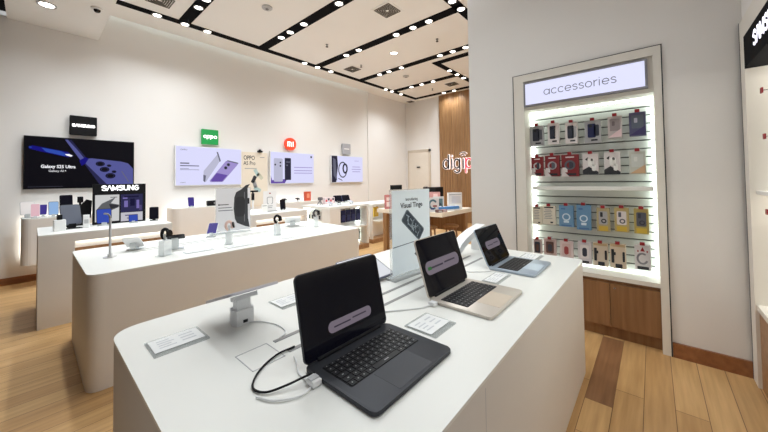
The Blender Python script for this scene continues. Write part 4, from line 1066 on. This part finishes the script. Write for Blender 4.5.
def art_ring(bm, M, w, h):
    tube(bm, [(x, y, 0) for x, y in arc(0, h*.46, w*.24, w*.24, 0, 360, 20)], w*.045, 0, M, 8, ((0, 0, 1), .2), False)
    plate(bm, w*.36, h*.1, .001, .004, 0, M, 0, h*.24); plate(bm, w*.7, h*.06, .001, 0, 1, M, 0, h*.06); plate(bm, w*.3, h*.07, .001, 0, 1, M, -w*.2, h*.84)
def art_gold(bm, M, w, h):
    plate(bm, w*.66, h*.56, .0015, .01, 0, M, 0, h*.58); plate(bm, w*.7, h*.2, .001, 0, 1, M, 0, h*.13)
    tube(bm, [(x, y, .0015) for x, y in arc(w*.05, h*.45, w*.16, w*.16, 0, 360, 16)], w*.05, 2, M, 8, ((0, 0, 1), .2), False); plate(bm, w*.2, h*.2, .003, .005, 2, M, -w*.12, h*.72)
def art_dark(bm, M, w, h):
    plate(bm, w*.64, h*.6, .0015, .01, 0, M, 0, h*.56); plate(bm, w*.34, h*.4, .002, .02, 1, M, 0, h*.54); plate(bm, w*.6, h*.1, .001, 0, 2, M, 0, h*.1)
def art_holder(bm, M, w, h):
    plate(bm, w*.18, h*.55, .004, .006, 0, M, -w*.32, h*.5); plate(bm, w*.14, h*.4, .004, .006, 0, M, w*.36, h*.5); plate(bm, w*.44, h*.16, .002, .006, 0, M, w*.05, h*.12); plate(bm, w*.9, h*.1, .001, 0, 1, M, 0, h*.93)
    plate(bm, w*.1, h*.12, .004, .004, 0, M, -w*.18, h*.6)
def art_cable(bm, M, w, h):
    tube(bm, [(x, y, 0) for x, y in arc(-w*.02, h*.45, w*.3, h*.2, 60, 330, 16)], w*.07, 0, M, 8, ((0, 0, 1), .2)); plate(bm, w*.7, h*.12, .002, .004, 1, M, 0, h*.08)
    prism(bm, [(-w*.14, h*.74), (w*.14, h*.74), (0, h*.92)], 0, .001, 2, M); plate(bm, w*.08, h*.08, .001, .01, 2, M, -w*.28, h*.74); plate(bm, w*.08, h*.08, .001, .01, 2, M, w*.28, h*.74)
CLR = col((168, 168, 172), .35); PW = col((220, 214, 214), .45); DK = col((52, 56, 70), .4); DK2 = col((88, 90, 100), .4); BROWN = col((96, 66, 60), .5)
R1 = [(1.056, .913, 1.91, 2.139), (.872, .758, 1.918, 2.151), (.70, .583, 1.908, 2.133), (.521, .382, 1.897, 2.129), (.323, .21, 1.93, 2.148), (.155, .03, 1.932, 2.161)]
R2 = [(1.05, .927, 1.566, 1.784), (.906, .762, 1.558, 1.791), (.743, .582, 1.555, 1.791), (.546, .41, 1.572, 1.787), (.363, .232, 1.568, 1.792), (.165, .04, 1.564, 1.788)]
R3 = [(1.05, .954, 1.011, 1.217), (.946, .814, 1.023, 1.229), (.78, .642, 1.013, 1.242), (.616, .487, .993, 1.254), (.439, .331, .994, 1.231), (.293, .18, 1.004, 1.239), (.143, .034, 1.0, 1.237)]
R4 = [(1.05, .965, .64, .845), (.939, .818, .651, .862), (.78, .657, .64, .859), (.612, .491, .64, .869), (.48, .354, .64, .876), (.338, .212, .64, .883), (.147, .028, .662, .898)]
K1 = [('dark phone case in grey pack, leftmost on the top row', CLR, [DK, DK2, INKD], art_case), ('white pack with a slim dark case, second on the top row', PW, [DK, PW, INKD], art_case),
      ('white pack with dark and grey cases, third on the top row', PW, [DK, CLR, INKD], art_case), ('grey pack with two navy cases, fourth on the top row', CLR, [NAVY, DK, INKD], art_case),
      ('pale pink and grey sheet pack, fifth on the top row', col((196, 186, 186)), [col((150, 140, 142)), col((226, 200, 204)), col((110, 100, 104))], art_paper),
      ('indigo pack with a grey sheet, rightmost on the top row', col((84, 84, 118)), [col((96, 104, 120)), col((66, 60, 108)), col((186, 186, 204))], art_paper)]
K2 = [('red pack with a grey ring, leftmost on the second row', col((128, 34, 42)), [col((196, 196, 198)), PW, DK, INKD], art_redring), ('red and white pack with a ring, second on the second row', col((128, 38, 44)), [CLR, PW, DK2, INKD], art_redring),
      ('wide red pack with a dark ring, third on the second row', col((124, 34, 40)), [DK2, PW, DK, INKD], art_redring), ('white and black pack, fourth on the second row', PW, [WHITE, INKD], art_white),
      ('white pack with a black lower edge, fifth on the second row', PW, [WHITE, INKD], art_white), ('pale transparent pack with a peach foot, rightmost on the second row', col((196, 198, 190)), [col((206, 210, 206)), col((214, 178, 140)), col((224, 226, 222))], art_paper)]
K3 = [('cream carton with printed lines, leftmost on the third row', col((226, 220, 206)), [INK, INKD], art_lines), ('cream carton with printed lines, second on the third row', col((226, 220, 206)), [INK, INKD], art_lines),
      ('light blue pack with a white ring, left of the two', col((104, 146, 182)), [col((206, 222, 236)), col((70, 110, 160))], art_ring), ('light blue pack with a white ring, right of the two', col((100, 142, 178)), [col((206, 222, 236)), col((70, 110, 160))], art_ring),
      ('yellow edged pack with grey gadget, left of the yellow three', col((178, 164, 124)), [CLR, col((206, 176, 70)), INKD], art_gold), ('yellow edged pack with white gadget, middle of the yellow three', col((184, 166, 112)), [PW, col((208, 178, 66)), DK2], art_gold),
      ('yellow pack with a dark sheet, rightmost on the third row', col((176, 158, 92)), [DK2, col((208, 178, 66)), DK], art_gold)]
K4 = [('pink pack with a dark window, leftmost on the bottom row', col((190, 172, 172)), [DK, BROWN, PW], art_dark), ('pink pack with a brown window, second on the bottom row', col((196, 172, 170)), [BROWN, DK, PW], art_dark),
      ('pale pink pack with red print, third on the bottom row', col((216, 198, 198)), [col((206, 180, 178)), col((160, 70, 70)), INKD], art_dark), ('white pack with a dark slim gadget, fourth on the bottom row', col((206, 200, 204)), [PW, DK, INKD], art_dark),
      ('beige topped pack with a black clamp, left of the two alike', col((204, 190, 172)), [INKD, col((190, 166, 130))], art_holder), ('beige topped pack with a black clamp, right of the two alike', col((206, 190, 170)), [INKD, col((190, 166, 130))], art_holder),
      ('white pack with a coiled grey cable, rightmost on the bottom row', col((206, 202, 204)), [col((130, 128, 136)), INKD, RED], art_cable)]
for rows, kinds, g in ((R1, K1, 'packages on the top accessory row'), (R2, K2, 'packages on the second accessory row'), (R3, K3, 'packages on the third accessory row'), (R4, K4, 'packages on the bottom accessory row')):
    for (y0, y1, z0, z1), (lab, body, am, art) in zip(rows, kinds): pack(y0, y1, z0, z1, lab, g, body, am, art)

# ================================================================== SIDE BAY (right edge of the picture)
t = thing('wall_display_bay', 'white lit wall bay with black lettered header at the right edge', 'display bay', (2.85, -.56, 0))
XE = 1.5
def X_(x): return x-2.85
bm = new()
box(bm, X_(3.48), X_(3.61), -.24, .02, .0, 2.72); box(bm, X_(XE-.13), X_(XE), -.24, .02, 0, 2.72); box(bm, X_(XE), X_(3.48), -.24, .02, 2.575, 2.72)
box(bm, X_(XE), X_(3.48), -.24, -.215, .56, 2.60); box(bm, X_(XE), X_(3.48), -.215, .01, .56, .60)
obj('bay_frame', bm, MATS['bay_white'], t)
bm = new(); box(bm, X_(3.61), X_(3.618), .0, .022, 0, 2.725); obj('bay_shadow_gap', bm, INKD, t)
bm = new(); box(bm, X_(XE), X_(3.48), -.1, .02, 2.335, 2.575); hs = obj('header_sign', bm, CHAN, t)
bm = new(); M = face_py(X_(2.88), .021, 2.42); h = .088; w = word_width('SAMSUNG', h, UP, .95); strokes(bm, 'SAMSUNG', -w/2, 0, h, .0095, M, 0, UP, .95, flat=.2)
obj('header_lettering', bm, mat('header_letters_lit', (255, 255, 255), emit=(236, 234, 255), estr=1.0), hs)
bm = new(); box(bm, X_(XE), X_(3.48), -.2, -.01, 1.405, 1.43); obj('shelf', bm, WHITE, t)
bm = new(); box(bm, X_(3.455), X_(3.475), -.2, -.16, .62, 2.32); box(bm, X_(XE+.01), X_(XE+.03), -.2, -.16, .62, 2.32); box(bm, X_(XE), X_(3.48), -.2, -.16, 2.3, 2.33); box(bm, X_(XE), X_(3.48), -.2, -.17, 1.385, 1.405); obj('light_strip', bm, LEDS, t)
bm = new(); box(bm, X_(XE), X_(3.48), -.2, .0, .0, .56); obj('base_cabinet', bm, OAKH, t)
for x, z in ((3.2, 2.11), (3.18, 1.80), (3.2, 1.30), (2.9, 2.11), (2.85, 1.80), (2.9, 1.3)):
    bm = new(); tube(bm, [(X_(x), -.215, z), (X_(x), -.01, z)], .004); hk = obj('hook', bm, STEEL, t)
    bm = new(); plate(bm, .042, .036, .008, .004, 0, face_py(X_(x), -.01, z)); obj('hook_tag', bm, RED, hk)
for i, (x, z) in enumerate(((3.2, 2.085), (3.18, 1.775), (2.9, 2.085), (2.85, 1.775))):
    p = thing('strap_package', 'grey strap hanging on a red tagged hook in the right edge bay, %s' % ['upper far', 'lower far', 'upper near', 'lower near'][i], 'package', (x, -.56-.06, z), 0, 'straps in the right edge bay')
    bm = new(); tube(bm, smooth_pts([(0, 0, .015), (-.02, .0, -.06), (-.05, .0, -.16), (-.06, 0, -.24)]), .013, 0, None, 8, ((0, 1, 0), .3)); obj('strap', bm, GREY, p)
    bm = new(); box(bm, -.085, -.035, -.006, .006, -.30, -.24, bev=.003); obj('strap_buckle', bm, INKD, p)

# ================================================================== LIGHTS, WORLD, CAMERA
POW = 30.
def lamp(x, y, z, p=POW, size=146, blend=1.):
    l = bpy.data.lights.new('spot_beam', 'SPOT'); l.energy = p; l.spot_size = R(size); l.spot_blend = blend; l.shadow_soft_size = .045; l.color = (.92, .972, 1.)
    o = bpy.data.objects.new('spot_beam', l); o.location = (x, y, z); C.objects.link(o)
for x, y, z in LAMP: lamp(x, y, z, size=(112 if y > 6.7 else 146))
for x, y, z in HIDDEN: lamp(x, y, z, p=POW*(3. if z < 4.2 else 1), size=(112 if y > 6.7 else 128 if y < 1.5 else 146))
lamp(1.15, .0, ZC-.04, POW*1.5, 80)  # extra unseen spot without fixture, added to brighten poster and table front
lamp(1.9, .45, ZC-.04, POW*.8, 70)  # second added spot, also unseen, brightening the nearest table

w = bpy.data.worlds.new('world'); bpy.context.scene.world = w; w.use_nodes = True
w.node_tree.nodes['Background'].inputs[0].default_value = (1., 1., 1., 1); w.node_tree.nodes['Background'].inputs[1].default_value = .45

sc = bpy.context.scene
cam = bpy.data.cameras.new('camera'); co = bpy.data.objects.new('camera', cam); C.objects.link(co)
f, cyp, yaw, pitch, roll = 307.3, 171.96, .71715, .024685, -.014073
cam.sensor_width = 36; cam.lens = f*36/768; cam.shift_y = (cyp-216)/768
F = Vector((math.cos(yaw)*math.cos(pitch), math.sin(yaw)*math.cos(pitch), math.sin(pitch))); rt = Vector((math.sin(yaw), -math.cos(yaw), 0)); up = rt.cross(F)
r2 = math.cos(roll)*rt+math.sin(roll)*up; u2 = -math.sin(roll)*rt+math.cos(roll)*up
M = Matrix((r2, u2, -F)).transposed().to_4x4(); M.translation = (0, 0, 1.55)
co.matrix_world = M; cam.clip_start = .02
sc.camera = co

# ---- drawing units to metres
done = set()
for o in list(C.objects):
    if o.type == 'MESH' and o.data.name not in done:
        done.add(o.data.name); o.data.transform(Matrix.Scale(S, 4))
    o.location = o.location*S

vs = sc.view_settings
vs.view_transform = 'Standard'; vs.look = 'None'; vs.exposure = 0.; vs.gamma = 1.; vs.use_curve_mapping = False
sc.cycles.max_bounces = 10; sc.cycles.diffuse_bounces = 6; sc.cycles.glossy_bounces = 4; sc.cycles.transparent_max_bounces = 16
sc.cycles.caustics_reflective = False; sc.cycles.caustics_refractive = False; sc.cycles.sample_clamp_indirect = 4.
